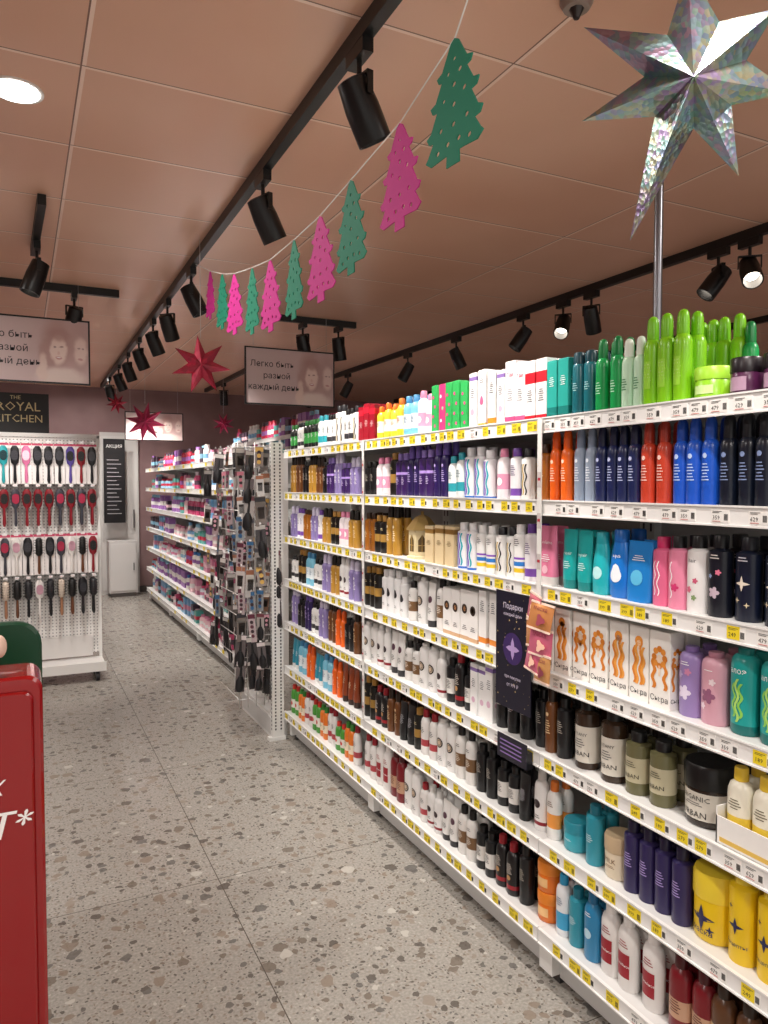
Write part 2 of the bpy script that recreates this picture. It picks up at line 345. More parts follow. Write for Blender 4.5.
tmpl('whflow',sh,'white bottle with black cap and small flowers','cyl',.028,.18,.9,'#f1efee','#17171a',[],[('t','hair',0,.68,.5,'#3a3a40'),('f',-.3,.3,.3,'#e0728e'),('f',.3,.42,.25,'#d05c7c'),('f',.2,.2,.25,'#86a06c')])
tmpl('bkflow',sh,'black bottle with pale flower print','cyl',.028,.185,.9,'#121522','#0b0c12',[],[('f',0,.3,.5,'#c9b6c4'),('f',.35,.55,.25,'#d9738f'),('f',-.35,.5,.2,'#8aa0c8'),('bars',.75,2,'#e9e5e0')])
tmpl('bkstar',sh,'dark navy bottle with pale starry print','cyl',.029,.185,.9,'#10182e','#0b0f1c',[],[('st',0,.45,.6,'#e7dccc'),('st',-.4,.25,.25,'#d9c9a8'),('st',.4,.2,.22,'#d9c9a8'),('bars',.75,2,'#ddddea')])
tmpl('beigebx','carton_box','beige carton with gold print','box',.030,.14,.8,'#d6c199',None,[(.8,.92,'#8e6b34')],[('bars',.6,4,'#6b5126')])
tmpl('rain',shb,'white bottle with yellow and blue stripes','cyl',.025,.185,.9,'#f0f0ee','#f0f0ee',[(.12,.2,'#e8c52a'),(.24,.32,'#2f7fd0'),(.36,.4,'#8a4fc0')],[('bars',.72,4,'#3a3a44')])
tmpl('zebra',shb,'white bottle with black line pattern','cyl',.025,.185,.9,'#f0f0ee','#1a1a1e',[],[('w',-.4,.4,.6,'#222226',.09),('w',0,.4,.6,'#c9a83a',.09),('w',.4,.4,.6,'#222226',.09)])
tmpl('hairbox','carton_box','white carton printed with orange wavy hair','box',.033,.19,.7,'#f3f0ea',None,[],[('t','Сы:ра',0,.12,.62,'#26262a'),('w',-.42,.48,.5,'#d9822a',.13),('w',-.2,.5,.56,'#eda24a',.13),('w',.22,.5,.56,'#e08a2c',.13),('w',.44,.48,.5,'#eda24a',.13),('c',0,.8,.40,'#e8963a'),('c',0,.775,.22,'#f6dcc2'),('r',-.1,.1,.6,.74,'#f6dcc2')])
tmpl('hairbox2','carton_box','white carton printed with orange curly hair','box',.033,.19,.7,'#f3f0ea',None,[],[('t','Сы:ра',0,.12,.62,'#26262a'),('w',-.55,.45,.4,'#d9822a',.16),('w',.55,.45,.4,'#d9822a',.16)]+[('c',.5*math.cos(q*.785),.66+.11*math.sin(q*.785),.24,'#e8963a' if q%2 else '#d9822a') for q in range(8)]+[('c',0,.64,.3,'#f6dcc2'),('r',-.1,.1,.42,.56,'#f6dcc2')])
tmpl('lilbox',sh,'lilac rounded bottle with flowers','round',.031,.165,.85,'#9d86c0','#8a70b4',[],[('f',0,.35,.6,'#e9dff3'),('f',.3,.65,.3,'#d98fb5'),('f',-.4,.6,.3,'#c7b6e0'),('bars',.78,2,'#ffffff')])
tmpl('pinkrd',sh,'rounded pink bottle with flower label','round',.034,.165,.85,'#dba5b5','#c98a9e',[],[('f',0,.4,.55,'#8f5a78'),('f',.3,.6,.25,'#f3e0e6'),('f',-.4,.25,.25,'#f3e0e6'),('bars',.75,1,'#ffffff')])
tmpl('plantbox',sh,'rounded teal bottle with green aloe print','round',.033,.19,.85,'#1f9f9a','#12827e',[(.0,.12,'#0f6f6c')],[('t','алоэ',0,.74,.55,'#ffffff'),('w',-.25,.4,.4,'#8fd05a',.09),('w',0,.4,.5,'#b2e070',.09),('w',.25,.4,.4,'#8fd05a',.09)])
tmpl('brdot','carton_box','white carton with brown hair disc','box',.028,.17,.8,'#f0eeeb',None,[(.0,.08,'#c9a27a')],[('c',0,.62,.6,'#3a2a22'),('c',0,.62,.3,'#c98e5c'),('bars',.28,3,'#5a5a60')])
tmpl('bkdot',shb,'white bottle with black drop print','cyl',.026,.18,.9,'#eeeeee','#eeeeee',[],[('d',0,.45,.5,'#1c1c20'),('bars',.2,2,'#5a5a60')])
tmpl('urban',sh,'dark amber bottle with white label and black cap','cyl',.036,.195,1,'#3a2a1e','#0f0f10',[(.1,.62,'#d9d4c8')],[('t','URBAN',0,.22,.5,'#1c1c1c'),('t','BOTANY',0,.5,.34,'#3d3d3d'),('bars',.42,4,'#5a5a5a')],rough=.2)
tmpl('olive',sh,'olive glass bottle with cream label','cyl',.033,.16,1,'#6d6a4a','#1b1b1b',[(.2,.6,'#bfb89a')],[('t','URBAN',0,.3,.45,'#2a2a22'),('bars',.52,3,'#4a4a3a')],rough=.2)
tmpl('urbjar','cream_jar','big dark jar with white label and black lid','jar',.056,.145,1,'#2e241d','#0d0d0e',[(.12,.56,'#d9d4c8')],[('t','ORGANIC',0,.46,.3,'#333333'),('t','URBAN',0,.2,.36,'#1c1c1c'),('bars',.38,2,'#5a5a5a')],rough=.2)
tmpl('yelwh',sh,'white bottle with yellow cap and label','flip',.030,.175,.8,'#f3efdc','#e8c437',[(.1,.4,'#efd04a')],[('bars',.6,4,'#5a5030')])
tmpl('tealjar','cream_jar','turquoise cream jar with turquoise lid','jar',.038,.085,1,'#39a9ba','#2c93a6',[],[('bars',.4,2,'#e5f6f8')])
tmpl('tealbt',shc,'turquoise bottle with dark teal cap','cyl',.026,.165,1,'#2d98ad','#1c7b90',[],[('bars',.5,4,'#dff3f6')])
tmpl('whor',sh,'white bottle with orange print','flip',.026,.17,.8,'#efede9','#e77b2a',[(.2,.45,'#f3a04b')],[('bars',.65,3,'#6a4a2a')])
tmpl('beigejar','cream_jar','cream coloured jar with beige lid','jar',.040,.115,1,'#e7d9bf','#cdb592',[],[('t','MILK',0,.42,.45,'#7a5a34'),('bars',.3,2,'#8f6f44')])
tmpl('violet',shc,'dark violet bottle with lavender print','cyl',.025,.185,1,'#2e2457','#1c1538',[],[('bars',.55,6,'#b9a6e8')])
tmpl('yeljar','cream_jar','large yellow hair mask jar with dark print','jar',.052,.16,1,'#eec916','#f3d63a',[],[('st',0,.35,.6,'#2a2a55'),('st',.4,.2,.2,'#2a2a55'),('t','маска',0,.15,.36,'#2a2a55')])
tmpl('yelbot',sh,'yellow shampoo bottle with dark print','cyl',.032,.21,.9,'#f0ca18','#f5d93c',[],[('st',0,.4,.6,'#2a2a55'),('t','Рецепты',0,.2,.38,'#2a2a55'),('st',-.4,.6,.2,'#2a2a55')])
tmpl('orjar','cream_jar','orange hair mask jar','jar',.038,.09,1,'#ec7a1f','#f08c2c',[],[('r',-.6,.6,.2,.5,'#f6c78a')])
tmpl('whblue',sh,'white bottle with blue label and cap','flip',.026,.18,.8,'#eef1f4','#2f9fd0',[(.12,.4,'#3fa7d6')],[('bars',.62,4,'#3a5a80')])
tmpl('blueb',shc,'sky blue bottle with white print','flip',.028,.19,.8,'#2b86b8','#1b6a98',[],[('c',0,.4,.5,'#bfe3f3'),('bars',.7,2,'#ffffff')])
tmpl('whred',sh,'white bottle with dark red emblem','flip',.032,.2,.75,'#eeebe8','#efece9',[],[('r',-.65,.65,.18,.5,'#9e1d2d'),('bars',.65,3,'#9e1d2d'),('t','Репейное',0,.34,.3,'#ffffff')])
tmpl('dkred',shc,'dark red bottle with pale label','flip',.031,.19,.8,'#7a1620','#4a0d14',[(.2,.45,'#c9a083')],[('bars',.42,5,'#5a1a1a')])
tmpl('brownb',shc,'brown bottle with beige label','flip',.031,.19,.8,'#5d3b22','#2c1a0e',[(.2,.5,'#cdb48a')],[('bars',.46,6,'#4a2f16')])
tmpl('whdk',shb,'white bottle with dark round emblem','flip',.027,.185,.8,'#ecebe9','#e6e5e2',[(.1,.16,'#8c1d2a')],[('c',0,.45,.5,'#33262a'),('bars',.25,2,'#555555')])
tmpl('whgr',shb,'white bottle with black cap and bronze label','flip',.027,.185,.8,'#e9e7e3','#1c1a1a',[(.25,.5,'#7a5a3c')],[('bars',.45,4,'#f0e6d8'),('bars',.66,2,'#444444')])
tmpl('whbig',shb,'broad white bottle with dark oval print','round',.031,.175,.75,'#efeeec','#dcdad6',[],[('c',0,.5,.62,'#2d2a30'),('c',0,.5,.45,'#d8c2a8'),('bars',.2,3,'#666666')])
tmpl('whtube','shampoo_tube','white tube with dark print','tube',.027,.17,.7,'#ecebe8','#2a282c',[],[('c',0,.62,.5,'#5a3a4a'),('bars',.42,4,'#555555')])
tmpl('whrc',sh,'white bottle with dark red cap','flip',.026,.175,.8,'#eae8e5','#9c1f2a',[(.2,.35,'#b5474f')],[('bars',.6,4,'#4a4a50')])
tmpl('grred',shc,'green bottle with red and white label','flip',.025,.165,.8,'#4c9a3a','#d4372c',[(.2,.5,'#f0ede5')],[('c',0,.35,.45,'#d4372c')])
tmpl('orgr',shc,'orange bottle with green cap','flip',.025,.165,.8,'#e67b28','#3f8f38',[(.2,.45,'#f7ead0')],[('bars',.42,4,'#4a6a2a')])
tmpl('tealtb2','shampoo_tube','teal tube with white print','tube',.026,.18,.7,'#2b8fa8','#e9e9e7',[],[('bars',.6,5,'#ffffff')])
tmpl('browntb','shampoo_tube','copper brown tube standing on its cap','tube',.026,.19,.7,'#8c3d1c','#2e150c',[],[('bars',.6,5,'#f2d2b0')])

# ------------------------------------------------------------------ gondola shelving
LV=[1.69,1.45,1.20,.95,.70,.44,.17]
XF=1.37
railm=mat('#f0f0ee',.3); shm=mat('#dddddb',.4)
def gondola(xf,y0,y1,levels,depth=.45,label='white metal gondola shelving bay with priced shelves'):
    root=obj('gondola_shelving',None,None,(xf,y0,0),label=label,cat='shelving',group='white gondola shelving bays')
    W=y1-y0
    b=MB(); b.box(depth,depth+.02,.01,W-.01,.10,levels[0]+.03,mat('#c2c2c0',.5)); obj('back_panel',b.build('back_panel'),root)
    for yy in (0.0,W-.03):
        b=MB(); b.box(depth-.03,depth+.04,yy,yy+.03,0,levels[0]+.05,WHITE)
        for k in range(int(levels[0]/.05)): b.box(depth-.0306,depth-.03,yy+.01,yy+.018,.05+k*.05,.075+k*.05,mat('#55555a'))
        obj('upright',b.build('upright'),root)
        b=MB(); b.box(.03,depth,yy,yy+.03,.03,.11,WHITE); b.box(.06,.10,yy,yy+.03,0,.03,mat('#3a3a3c')); obj('foot',b.build('foot'),root)
    b=MB(); b.box(.06,.075,.03,W-.03,.02,.13,mat('#c9c9c7')); obj('kick_plate',b.build('kick_plate'),root)
    for z in levels:
        b=MB(); b.box(.006,depth,.0005,W-.0005,z-.022,z,shm)
        for yy in (.004,W-.010):  # brackets
            b.add([(.03,yy,z-.022),(depth,yy,z-.022),(depth,yy,z-.075),(.03,yy+.006,z-.022),(depth,yy+.006,z-.022),(depth,yy+.006,z-.075)],
              [(0,1,2),(5,4,3),(0,2,5,3),(1,4,5,2)],WHITE)
        sh_=obj('shelf',b.build('shelf'),root)
        b=MB(); b.box(0,.006,.002,W-.002,z-.042,z+.004,railm); b.box(-.004,0,.002,W-.002,z-.042,z-.038,railm); b.box(-.004,0,.002,W-.002,z+.000,z+.004,railm)
        obj('price_rail',b.build('price_rail'),sh_)
    return root
BAYS=[(.50,1.74),(1.74,2.98),(2.98,4.10)]
for y0,y1 in BAYS: gondola(XF,y0,y1,LV)

# price tags
def tag_mesh(num,yellow,w=.046):
    b=MB(); y=mat('#efd728',.5); wh=mat('#f3f2ee',.5); k=mat('#2a2a2a',.5)
    b.box(-w/2,w/2,-.0012,0,-.0145,.0145,wh)
    if yellow: b.box(-w/2,w/2-(.014 if yellow==1 else 0),-.0016,-.0012,-.0145,.0145,y)
    flat_text(b,num,.013,k,x=-.009,z=-.005,y=-.0019)
    for q in range(2): b.box(-w/2+.004,w/2-.018-q*.006,-.0019,-.0016,.009-q*.003,.0100-q*.003,k)
    for i in range(5): b.box(w/2-.012+i*.002,w/2-.011+i*.002,-.0019,-.0012,-.01,.004,k)
    if not yellow: b.box(-w/2+.004,.002,-.0019,-.0016,-.013,-.012,mat('#c82a2a'))
    return b.build('price_tag')
TAGY=[tag_mesh(n,1+i%2) for i,n in enumerate(('249','399','189','529','279'))]; TAGW=[tag_mesh(n,False) for n in ('359','479','629')]
NT=0
for i,(y0,y1) in enumerate(BAYS):
    for li,z in enumerate(LV):
        y=max(y0,.9)+.04+random.random()*.03
        while y<y1-.03:
            white = random.random()<((.9 if li<2 else .4) if i==0 else .10)
            if NT<300:
                NT+=1; me=random.choice(TAGW if white else TAGY)
                obj('price_tag',me,None,(XF-.0002,y,z-.019),(0,0,-math.pi/2),'white paper price tag with black figures on the shelf edge' if white else 'yellow and white price tag on the shelf edge','price tag','price tags along the shelf edges')
            y+=max(.05,.072*(.7+random.random()*.65))

# ------------------------------------------------------------------ stocking
def stock(level,rows,nrow=2,xoff=.028):
    z=LV[level]
    for px0,px1,keys in rows:
        ya,yb=max(.52,along(px1)),min(4.085,along(px0))   # ya near, yb far
        if isinstance(keys,str): keys=[keys]
        w=max(T[k]['a'] for k in keys)*2+.003
        n=max(1,int((yb-ya)/w+.35)); pitch=max(w,(yb-ya)/n) if n>1 else w
        y0=(ya+yb)/2+pitch*(n-1)/2
        run=2 if (len(keys)>1 and n>len(keys)+1) else 1; sc=1
        for i in range(n):
            k=keys[(i//run)%len(keys)]; t=T[k]; y=y0-i*pitch
            if i%run==0 and px1<540: sc=random.choice((.86,.93,1,1.04)) if z<1.6 else random.choice((.94,1,1.05))
            if y-t['a']<=.52-.03 or y+t['a']>4.10+.004: continue
            x=XF+xoff
            for r in range(1 if px1<366 else nrow):
                xx=x+t['b']+(2*t['b']+.006)*r+random.uniform(0,.006)
                if xx+t['b']>XF+.44: break
                place(k,xx,y+random.uniform(-.001,.001),z,-math.pi/2+random.uniform(-.07,.07)*(0.3 if t['cat']=='box' else 1),sc=sc)
# top
stock(0,[(288,315,['gnblk','whblk']),(315,330,['gnblk','tealwh']),(331,362,['whblk','zebra']),(364,380,'wine'),(381,408,'yelor'),(408,422,'ltblue'),(422,437,'ltpink'),(438,458,['gpbox','pkbox']),(458,474,'gpbox'),
 (475,512,['whbox','whbox3','whbox2']),(512,531,'taibox'),(532,552,'redbox'),(553,576,'tealbox'),(577,597,'tealcan'),(598,627,'emer'),(627,646,['mint']),(647,691,'lime'),(692,725,'limejar'),(728,795,'plumjar')],2)
for q,(px,k) in enumerate(((700,'lime'),(711,'lime'),(722,'lime'),(737,'lime'),(748,'emer'))): place(k,XF+.21,along(px,XF+.21),LV[0])
stock(1,[(288,330,['gold','bronze','blk']),(331,362,['dkpur','lilac']),(368,400,['blk','ltpink','blkgold']),(400,437,['dkpur','purp']),(437,452,'purp'),(453,468,'tealwh'),(468,498,'swirl'),(499,514,'ltpink'),(515,537,['whpur','zebra']),
 (543,552,'amber'),(553,577,['orange','orange','rust']),(578,601,'silver'),(602,643,'navy'),(644,676,'terra'),(677,722,'royal'),(723,800,'ink')],2)
stock(2,[(288,325,['lilac','whpur','amber']),(326,362,['gold','blkgold','ltpink']),(368,402,['amber','blkgold','gold']),(431,461,'beigebx'),(462,500,['swirl','rain']),(501,520,'zebra'),(520,538,['rain','whpur']),
 (543,564,'volume'),(566,597,'tealtube'),(599,614,'aqua'),(615,634,'bluedrop'),(635,657,'bluepouch'),(659,673,'pinksw'),(674,692,'pinkbk'),(693,713,'whflow'),(714,736,'bkflow'),(737,800,'bkstar')],2)
stock(3,[(288,325,['whblk','blkgold','ltblue']),(326,362,['lilac','gold','whdk']),(368,384,'blkgold'),(385,411,'bkdot'),(412,450,['whgr','whbig','whtube']),(451,538,['brdot','brdot','whbox2']),
 (548,684,['hairbox','hairbox2']),(685,706,'lilbox'),(707,733,'pinkrd'),(734,800,'plantbox')],2)
stock(4,[(288,330,['lilac','blk','purp','whblk']),(331,362,['bronze','orange','blk']),(368,450,['whbig','whdk','whtube','whgr']),(451,478,['blkw','blkred']),(479,500,'whbox'),(501,537,['blk','blktube']),
 (541,575,['blk','bronze']),(576,604,'urban'),(605,629,'urban'),(630,654,'olive'),(655,678,'olive'),(680,735,'urbjar')],2)
stock(5,[(288,345,['tealtb2','ltblue','orange']),(346,362,'browntb'),(368,425,['blkgold','blkred','bronze','blktube']),(426,480,['whrc','whbig','whgr','whtube']),(481,537,['blk','blkw','blktube']),
 (541,552,'whdk'),(553,566,'whor'),(567,589,'tealjar'),(590,609,'tealbt'),(610,632,'beigejar'),(633,700,'violet'),(701,736,'yeljar'),(737,800,'yelbot')],2)
stock(6,[(288,362,['grred','orgr','whrc']),(368,432,['whrc','whred','dkred','whbig']),(433,480,['whdk','whtube','whgr']),(481,537,['blkw','blkred','blk']),
 (541,562,'orjar'),(563,590,['whblue','tealbt']),(591,610,'blueb'),(611,645,'whred'),(646,680,'whred'),(681,725,'dkred'),(726,800,'brownb')],2)
# second orange jar stacked
place('orjar',XF+.031+.04,(along(541)+along(562))/2,LV[6]+.09)

# golden lantern shaped gift package
def lantern():
    g=mat('#b89a5e',.4,.3); c=mat('#d9c9a0',.5); dk=mat('#5c4720')
    root=obj('gift_lantern',None,None,(XF+.085,along(417),LV[2]),(0,0,-math.pi/2),'cream and gold lantern-shaped gift package on the shelf','gift box')
    s6=lambda a,z:[(a*math.cos(math.pi/3*i),a*math.sin(math.pi/3*i),z) for i in range(6)]
    b=MB(); b.loft([s6(.062,0),s6(.062,.01),s6(.055,.014),s6(.055,.115)],c,smooth=False)
    for i in range(6):
        t=math.pi/3*(i+.5); cx,cy=.0485*math.cos(t),.0485*math.sin(t); tx,ty=-math.sin(t),math.cos(t)
        v=[(cx+tx*w,cy+ty*w,z) for w,z in ((-.016,.03),(.016,.03),(.016,.075),(0,.098),(-.016,.075))]
        b.add(v,[(0,1,2,3,4)],dk)
        cyl(b,(cx,cy,.03),(cx,cy,.095),.002,g,5); cyl(b,(cx-tx*.016,cy-ty*.016,.055),(cx+tx*.016,cy+ty*.016,.055),.002,g,5)
    obj('body',b.build('lantern_body'),root)
    b=MB(); b.loft([s6(.064,.115),s6(.064,.122),s6(.03,.165),s6(.012,.175)],g,smooth=False); cyl(b,(0,0,.175),(0,0,.19),.006,g)
    obj('roof',b.build('roof'),root)
lantern()
# white display tray with yellow bottles
def tray():
    y0,y1=along(800),along(738); x0=XF+.008
    b=MB(); m=mat('#efeeea',.6); D=.17
    b.box(x0,x0+D,y0,y1,LV[4]+.0,LV[4]+.004,m); b.box(x0,x0+.003,y0,y1,LV[4],LV[4]+.065,m); b.box(x0+D-.003,x0+D,y0,y1,LV[4],LV[4]+.1,m)
    b.box(x0,x0+D,y0,y0+.003,LV[4],LV[4]+.085,m); b.box(x0,x0+D,y1-.003,y1,LV[4],LV[4]+.085,m)
    b.box(x0-.0006,x0,y0+.01,y1-.01,LV[4]+.01,LV[4]+.02,mat('#e0bc5a'))
    obj('display_tray',b.build('display_tray'),None,label='white cardboard display tray holding small yellow bottles',cat='tray')
    y=y1-.036
    while y>y0+.034:
        for r in range(2): place('yelwh',x0+.035+.056*r,y,LV[4]+.004)
        y-=.063
tray()
# hanging strips between bays
for yy,z0,z1 in ((2.98,.45,1.69),(1.74,1.1,1.69)):
    b=MB(); b.box(-.010,.010,-.002,0,z0,z1,mat('#e8e8e4',.3))
    for k in range(int((z1-z0)/.12)): b.box(-.008,.008,-.003,-.002,z0+.03+k*.12,z0+.075+k*.12,mat('#c9c2c0',.4)); b.box(-.006,.006,-.0034,-.003,z0+.05+k*.12,z0+.058+k*.12,mat('#b0283c'))
    obj('hanging_strip',b.build('hanging_strip'),None,(XF-.006,yy,0),(0,0,-math.pi/2),'narrow white merchandising strip hanging between shelves','merchandising strip','merchandising strips')
# dark promo board and sachets
b=MB(); b.box(-.09,.09,-.003,0,.80,1.165,mat('#171528',.3)); 
for i in range(46): 
    v,f=disc(random.uniform(-.085,.085),random.uniform(.81,1.155),random.uniform(.001,.003),6); b.add([(x,-.0036,z) for x,z in v],f,mat('#c7b27a'))
for s_,z,sz in (('Подарки',1.12,.024),('каждый день',1.095,.015),('при покупке',.90,.014),('от 999 ₽',.875,.016)): flat_text(b,s_,sz,mat('#d8cfe4'),z=z,y=-.004)
v,f=disc(0,.99,.05,20); b.add([(x,-.0038,z) for x,z in v],f,mat('#3a2560')); v,f=disc(.0,.99,.035,16,lambda t:.35+.65*abs(math.cos(2*t))**3); b.add([(x,-.0042,z) for x,z in v],f,mat('#b59ad0'))
obj('promo_board',b.build('promo_board'),None,(XF-.008,1.86,0),(0,0,-math.pi/2),'dark violet cardboard promotion board hung on the shelf edge','promotion board')
b=MB(); b.box(-.075,.075,0,.02,0,.05,mat('#131218')); b.box(-.075,.075,-.003,0,0,.075,mat('#1c1a2a')); 
for i in range(4): b.box(-.06,.05,-.0034,-.003,.016+i*.013,.020+i*.013,mat('#8a6fb0'))
obj('leaflet_holder',b.build('leaflet_holder'),None,(XF-.025,1.84,.645),(0,0,-math.pi/2),'small dark cardboard leaflet holder on the shelf edge','leaflet holder')
def sachet(cc,c2):
    m=MB(); n=8; W_=.044;H_=.082; vs=[]
    for j in range(n+1):
        for k in range(n+1):
            x=-W_+2*W_*k/n; z=-H_*j/n; bul=.008*math.sin(math.pi*k/n)*math.sin(math.pi*j/n); vs.append((x,-bul,z))
    fs=[(j*(n+1)+k,(j+1)*(n+1)+k,(j+1)*(n+1)+k+1,j*(n+1)+k+1) for j in range(n) for k in range(n)]
    m.add(vs,fs,mat(cc,.25,.3),True); m.add([(x,.001,z) for x,y,z in vs],[f[::-1] for f in fs],mat(cc,.3),True)
    v,f=disc(.008,-.05,.020,14,lambda t:.75+.25*math.cos(3*t)); m.add([(x,-.0105,z) for x,z in v],f,mat(c2)); 
    m.box(-W_,W_,-.002,.002,-.006,0,mat('#f3d9c8',.3)); m.box(-W_,W_,-.002,.002,-H_,-H_+.006,mat('#f3d9c8',.3)); flat_text(m,'маска',.018,mat('#7a2a40'),z=-.018,y=-.0075)
    return m.build('sachet')
SM=[sachet(*c) for c in (('#ea8494','#f6d0a8'),('#dda468','#8a3a4a'),('#dd7490','#f4c8b0'),('#d8935c','#a04a58'))]
for i in range(6):
    r,c=divmod(i,2)
    obj('face_mask_sachet',SM[(i*3+r)%4],None,(XF-.022-.009*c-.002*r,1.735-.05*c+random.uniform(-.008,.008),1.180-r*.074-.02*c),(random.uniform(-.15,.1),random.uniform(-.18,.18),-math.pi/2+random.uniform(-.3,.2)),'pink and gold foil face mask sachet hanging in a strip','sachet','foil sachets on the strip')

# ------------------------------------------------------------------ end post, wire rack with hair accessories
b=MB(); b.box(1.30,1.37,4.115,4.145,.02,1.74,WHITE)
for k in range(84):
    z=.06+k*.02
    for xx in (1.315,1.348): b.box(xx,xx+.009,4.1142,4.115,z,z+.011,mat('#4a4a4e'))
for k in range(70): b.box(1.2992,1.30,4.125,4.135,.06+k*.024,.073+k*.024,mat('#4a4a4e'))
b.box(1.28,1.38,4.11,4.15,0,.02,WHITE)
po=obj('perforated_post',b.build('perforated_post'),None,label='white perforated metal end post of the shelving',cat='post')
rack=obj('accessory_rack',None,None,(0,0,0),label='white wire rack hung with hair accessories beside the aisle',cat='display rack')
b=MB(); b.box(1.31,1.40,4.16,4.80,.0,.14,WHITE); b.box(1.305,1.31,4.17,4.79,.02,.12,mat('#cfcfcd')); obj('base',b.build('rack_base'),rack)
b=MB(); wm_=mat('#d8d8d6',.3,.4)
for k in range(22): cyl(b,(1.37,4.17+k*.048,.14),(1.37,4.17+k*.048,1.74),.0022,wm_,5)
for k in range(26): cyl(b,(1.37,4.16,.2+k*.0615),(1.37,5.2,.2+k*.0615),.0022,wm_,5)
for yy in (4.165,5.2): cyl(b,(1.37,yy,.1 if yy<5 else 0),(1.37,yy,1.76),.008,wm_,8)
obj('wire_grid',b.build('wire_grid'),rack)
b=MB()
for k in range(13): cyl(b,(1.12,4.17,.25+k*.122),(1.37,4.17,.25+k*.122),.0028,wm_,5)
for xx in (1.12,1.17,1.22,1.27,1.32): cyl(b,(xx,4.17,.2),(xx,4.17,1.74),.0028,wm_,5)
for k in range(13): cyl(b,(1.12,4.17,.25+k*.122),(1.12,4.60,.25+k*.122),.0028,wm_,5)
obj('side_grid',b.build('side_grid'),rack)
def packet(cc,c2,kind,w,h):
    m=MB(); 
    m.box(-w,w,-.002,0,-h,0,mat(cc,.2,.35)); m.box(-w,w,-.0026,-.002,-.028,-.004,mat(c2,.4))
    if kind=='comb':
        m.box(-w*.6,w*.6,-.008,-.002,-h*.45,-h*.35,mat('#2a2320')); 
        for i in range(12): m.box(-w*.58+i*w*.1,-w*.55+i*w*.1,-.006,-.003,-h*.75,-h*.45,mat('#2a2320'))
    elif kind=='brush':
        m.loft([ring(.006,.006,-.2*h+0,2,8),ring(.008,.008,-.5*h,2,8)][::-1],mat('#1a1a1c')); m.loft([ring(.012,.010,-.5*h,2,10),ring(.026,.014,-.65*h,2,10),ring(.026,.014,-.9*h,2,10),ring(.012,.008,-h,2,10)][::-1],mat('#16161a'))
    else:
        for i in range(4):
            v,f=disc(0,-.3*h-i*.16*h,w*.5,12); m.add([(x,-.003-.001*(i%2),z) for x,z in v],f,mat(c2 if i%2 else '#3a2a30'))
    m.box(-.008,.008,-.003,0,-.0,.012,mat('#e8e8e8'))
    return m.build('packet')
PK=[packet('#b4afac','#8a3a5a','clip',.026,.13),packet('#8f8a86','#3a3a40','comb',.030,.16),packet('#cac6c3','#c9788a','clip',.022,.12),packet('#9da1a5','#2f5f8a','clip',.025,.14),packet('#75706e','#c8c2be','comb',.028,.13),packet('#dad7d4','#a06a50','comb',.027,.15),packet('#a59c97','#d8b060','clip',.024,.11),packet('#c8b8bc','#5a2a3a','clip',.02,.16),packet('#5a5658','#e0a8b8','clip',.02,.10),packet('#8a6a58','#e0d8d0','comb',.024,.12)]
PB=[packet('#4a4648','#b8b4b0','brush',.028,.19),packet('#6d6668','#d0c6c6','brush',.028,.18),packet('#b4aeab','#6a3a42','brush',.028,.19)]
for r in range(10):
    for c in range(12):
        z=1.72-r*.132; y=4.23+c*.083
        if z<.42 : continue
        me=random.choice(PB if (r>7 or random.random()<.12) else PK)
        o=obj('hair_accessory_packet',me,None,(1.37-.10+random.uniform(-.12,.05),y+random.uniform(-.02,.02),z+random.uniform(-.03,.03)),(random.uniform(-.1,.1),random.uniform(-.12,.12),-math.pi/2+random.uniform(-.3,1.3)),'small hanging packet of hair clips and combs','hair accessory','hair accessory packets on the wire rack')
        s_=random.uniform(.85,1.15); o.scale=(s_,1,s_)
for r in range(10):
    for c in range(5):
        me=random.choice(PB if (r in(8,9) or random.random()<.1) else PK)
        o=obj('hair_accessory_packet',me,None,(1.13+c*.050,4.155-.022*(c%3),1.72-r*.137-.012*c+random.uniform(-.02,.02)),(0,random.uniform(-.12,.12),random.uniform(-.9,.3)),'small hanging packet of hair clips and combs','hair accessory','hair accessory packets on the wire rack')
        s_=random.uniform(.8,1.1); o.scale=(s_,1,s_)

# ------------------------------------------------------------------ far gondola
FX=1.45
FB=[(5.55,6.98),(7.0,8.43),(8.45,9.88)]
for y0,y1 in FB: gondola(FX,y0,y1,LV,.4,'white gondola shelving bay stocked with small cosmetics')
b=MB()
for li,z in enumerate(LV):
    y=5.7
    while y<9.8:
        b.box(FX-.0055,FX-.004,y-.03,y+.03,z-.034,z-.004,mat('#efd728' if random.random()<.45 else '#f4f3ef',.5)); y+=random.uniform(.14,.36)
obj('price_labels',b.build('price_labels'),None,label='many small price tags along distant white shelf edges',cat='price tags',kind='stuff')
def mini(c1,c2,c3,kind,a,h):
    m=MB()
    if kind=='b': m.loft([ring(a,a*.8,0,2,10),ring(a,a*.8,.25*h,2,10),ring(a,a*.8,.5*h,2,10),ring(a*.9,a*.75,.72*h,2,10),ring(a*.5,a*.5,.8*h,2,10),ring(a*.5,a*.5,h,2,10)],[mat(c1),mat(c3),mat(c1),mat(c1),mat(c2)])
    else: m.box(-a,a,-a*.7,a*.7,0,h,mat(c1)); m.box(-a,a,-a*.7-.001,-a*.7,.3*h,.6*h,mat(c3)); m.box(a,a+.001,-a*.7,a*.7,.3*h,.6*h,mat(c3))
    return m.build('mini')
cs=['#e9e7e6','#d88aa8','#7ab0d8','#efefee','#b8406a','#3a78b8','#e8d8e0','#9a6ab0','#e0e8f0','#58a8a0','#f0c8d0','#8fc4dc','#c03048','#f4f0ea','#f4f4f4','#4a3a48']
MN=[mini(random.choice(cs),random.choice(cs),random.choice(cs),'b' if i%3 else 'x',random.choice((.038,.045,.05)),random.choice((.11,.14,.165))) for i in range(22)]
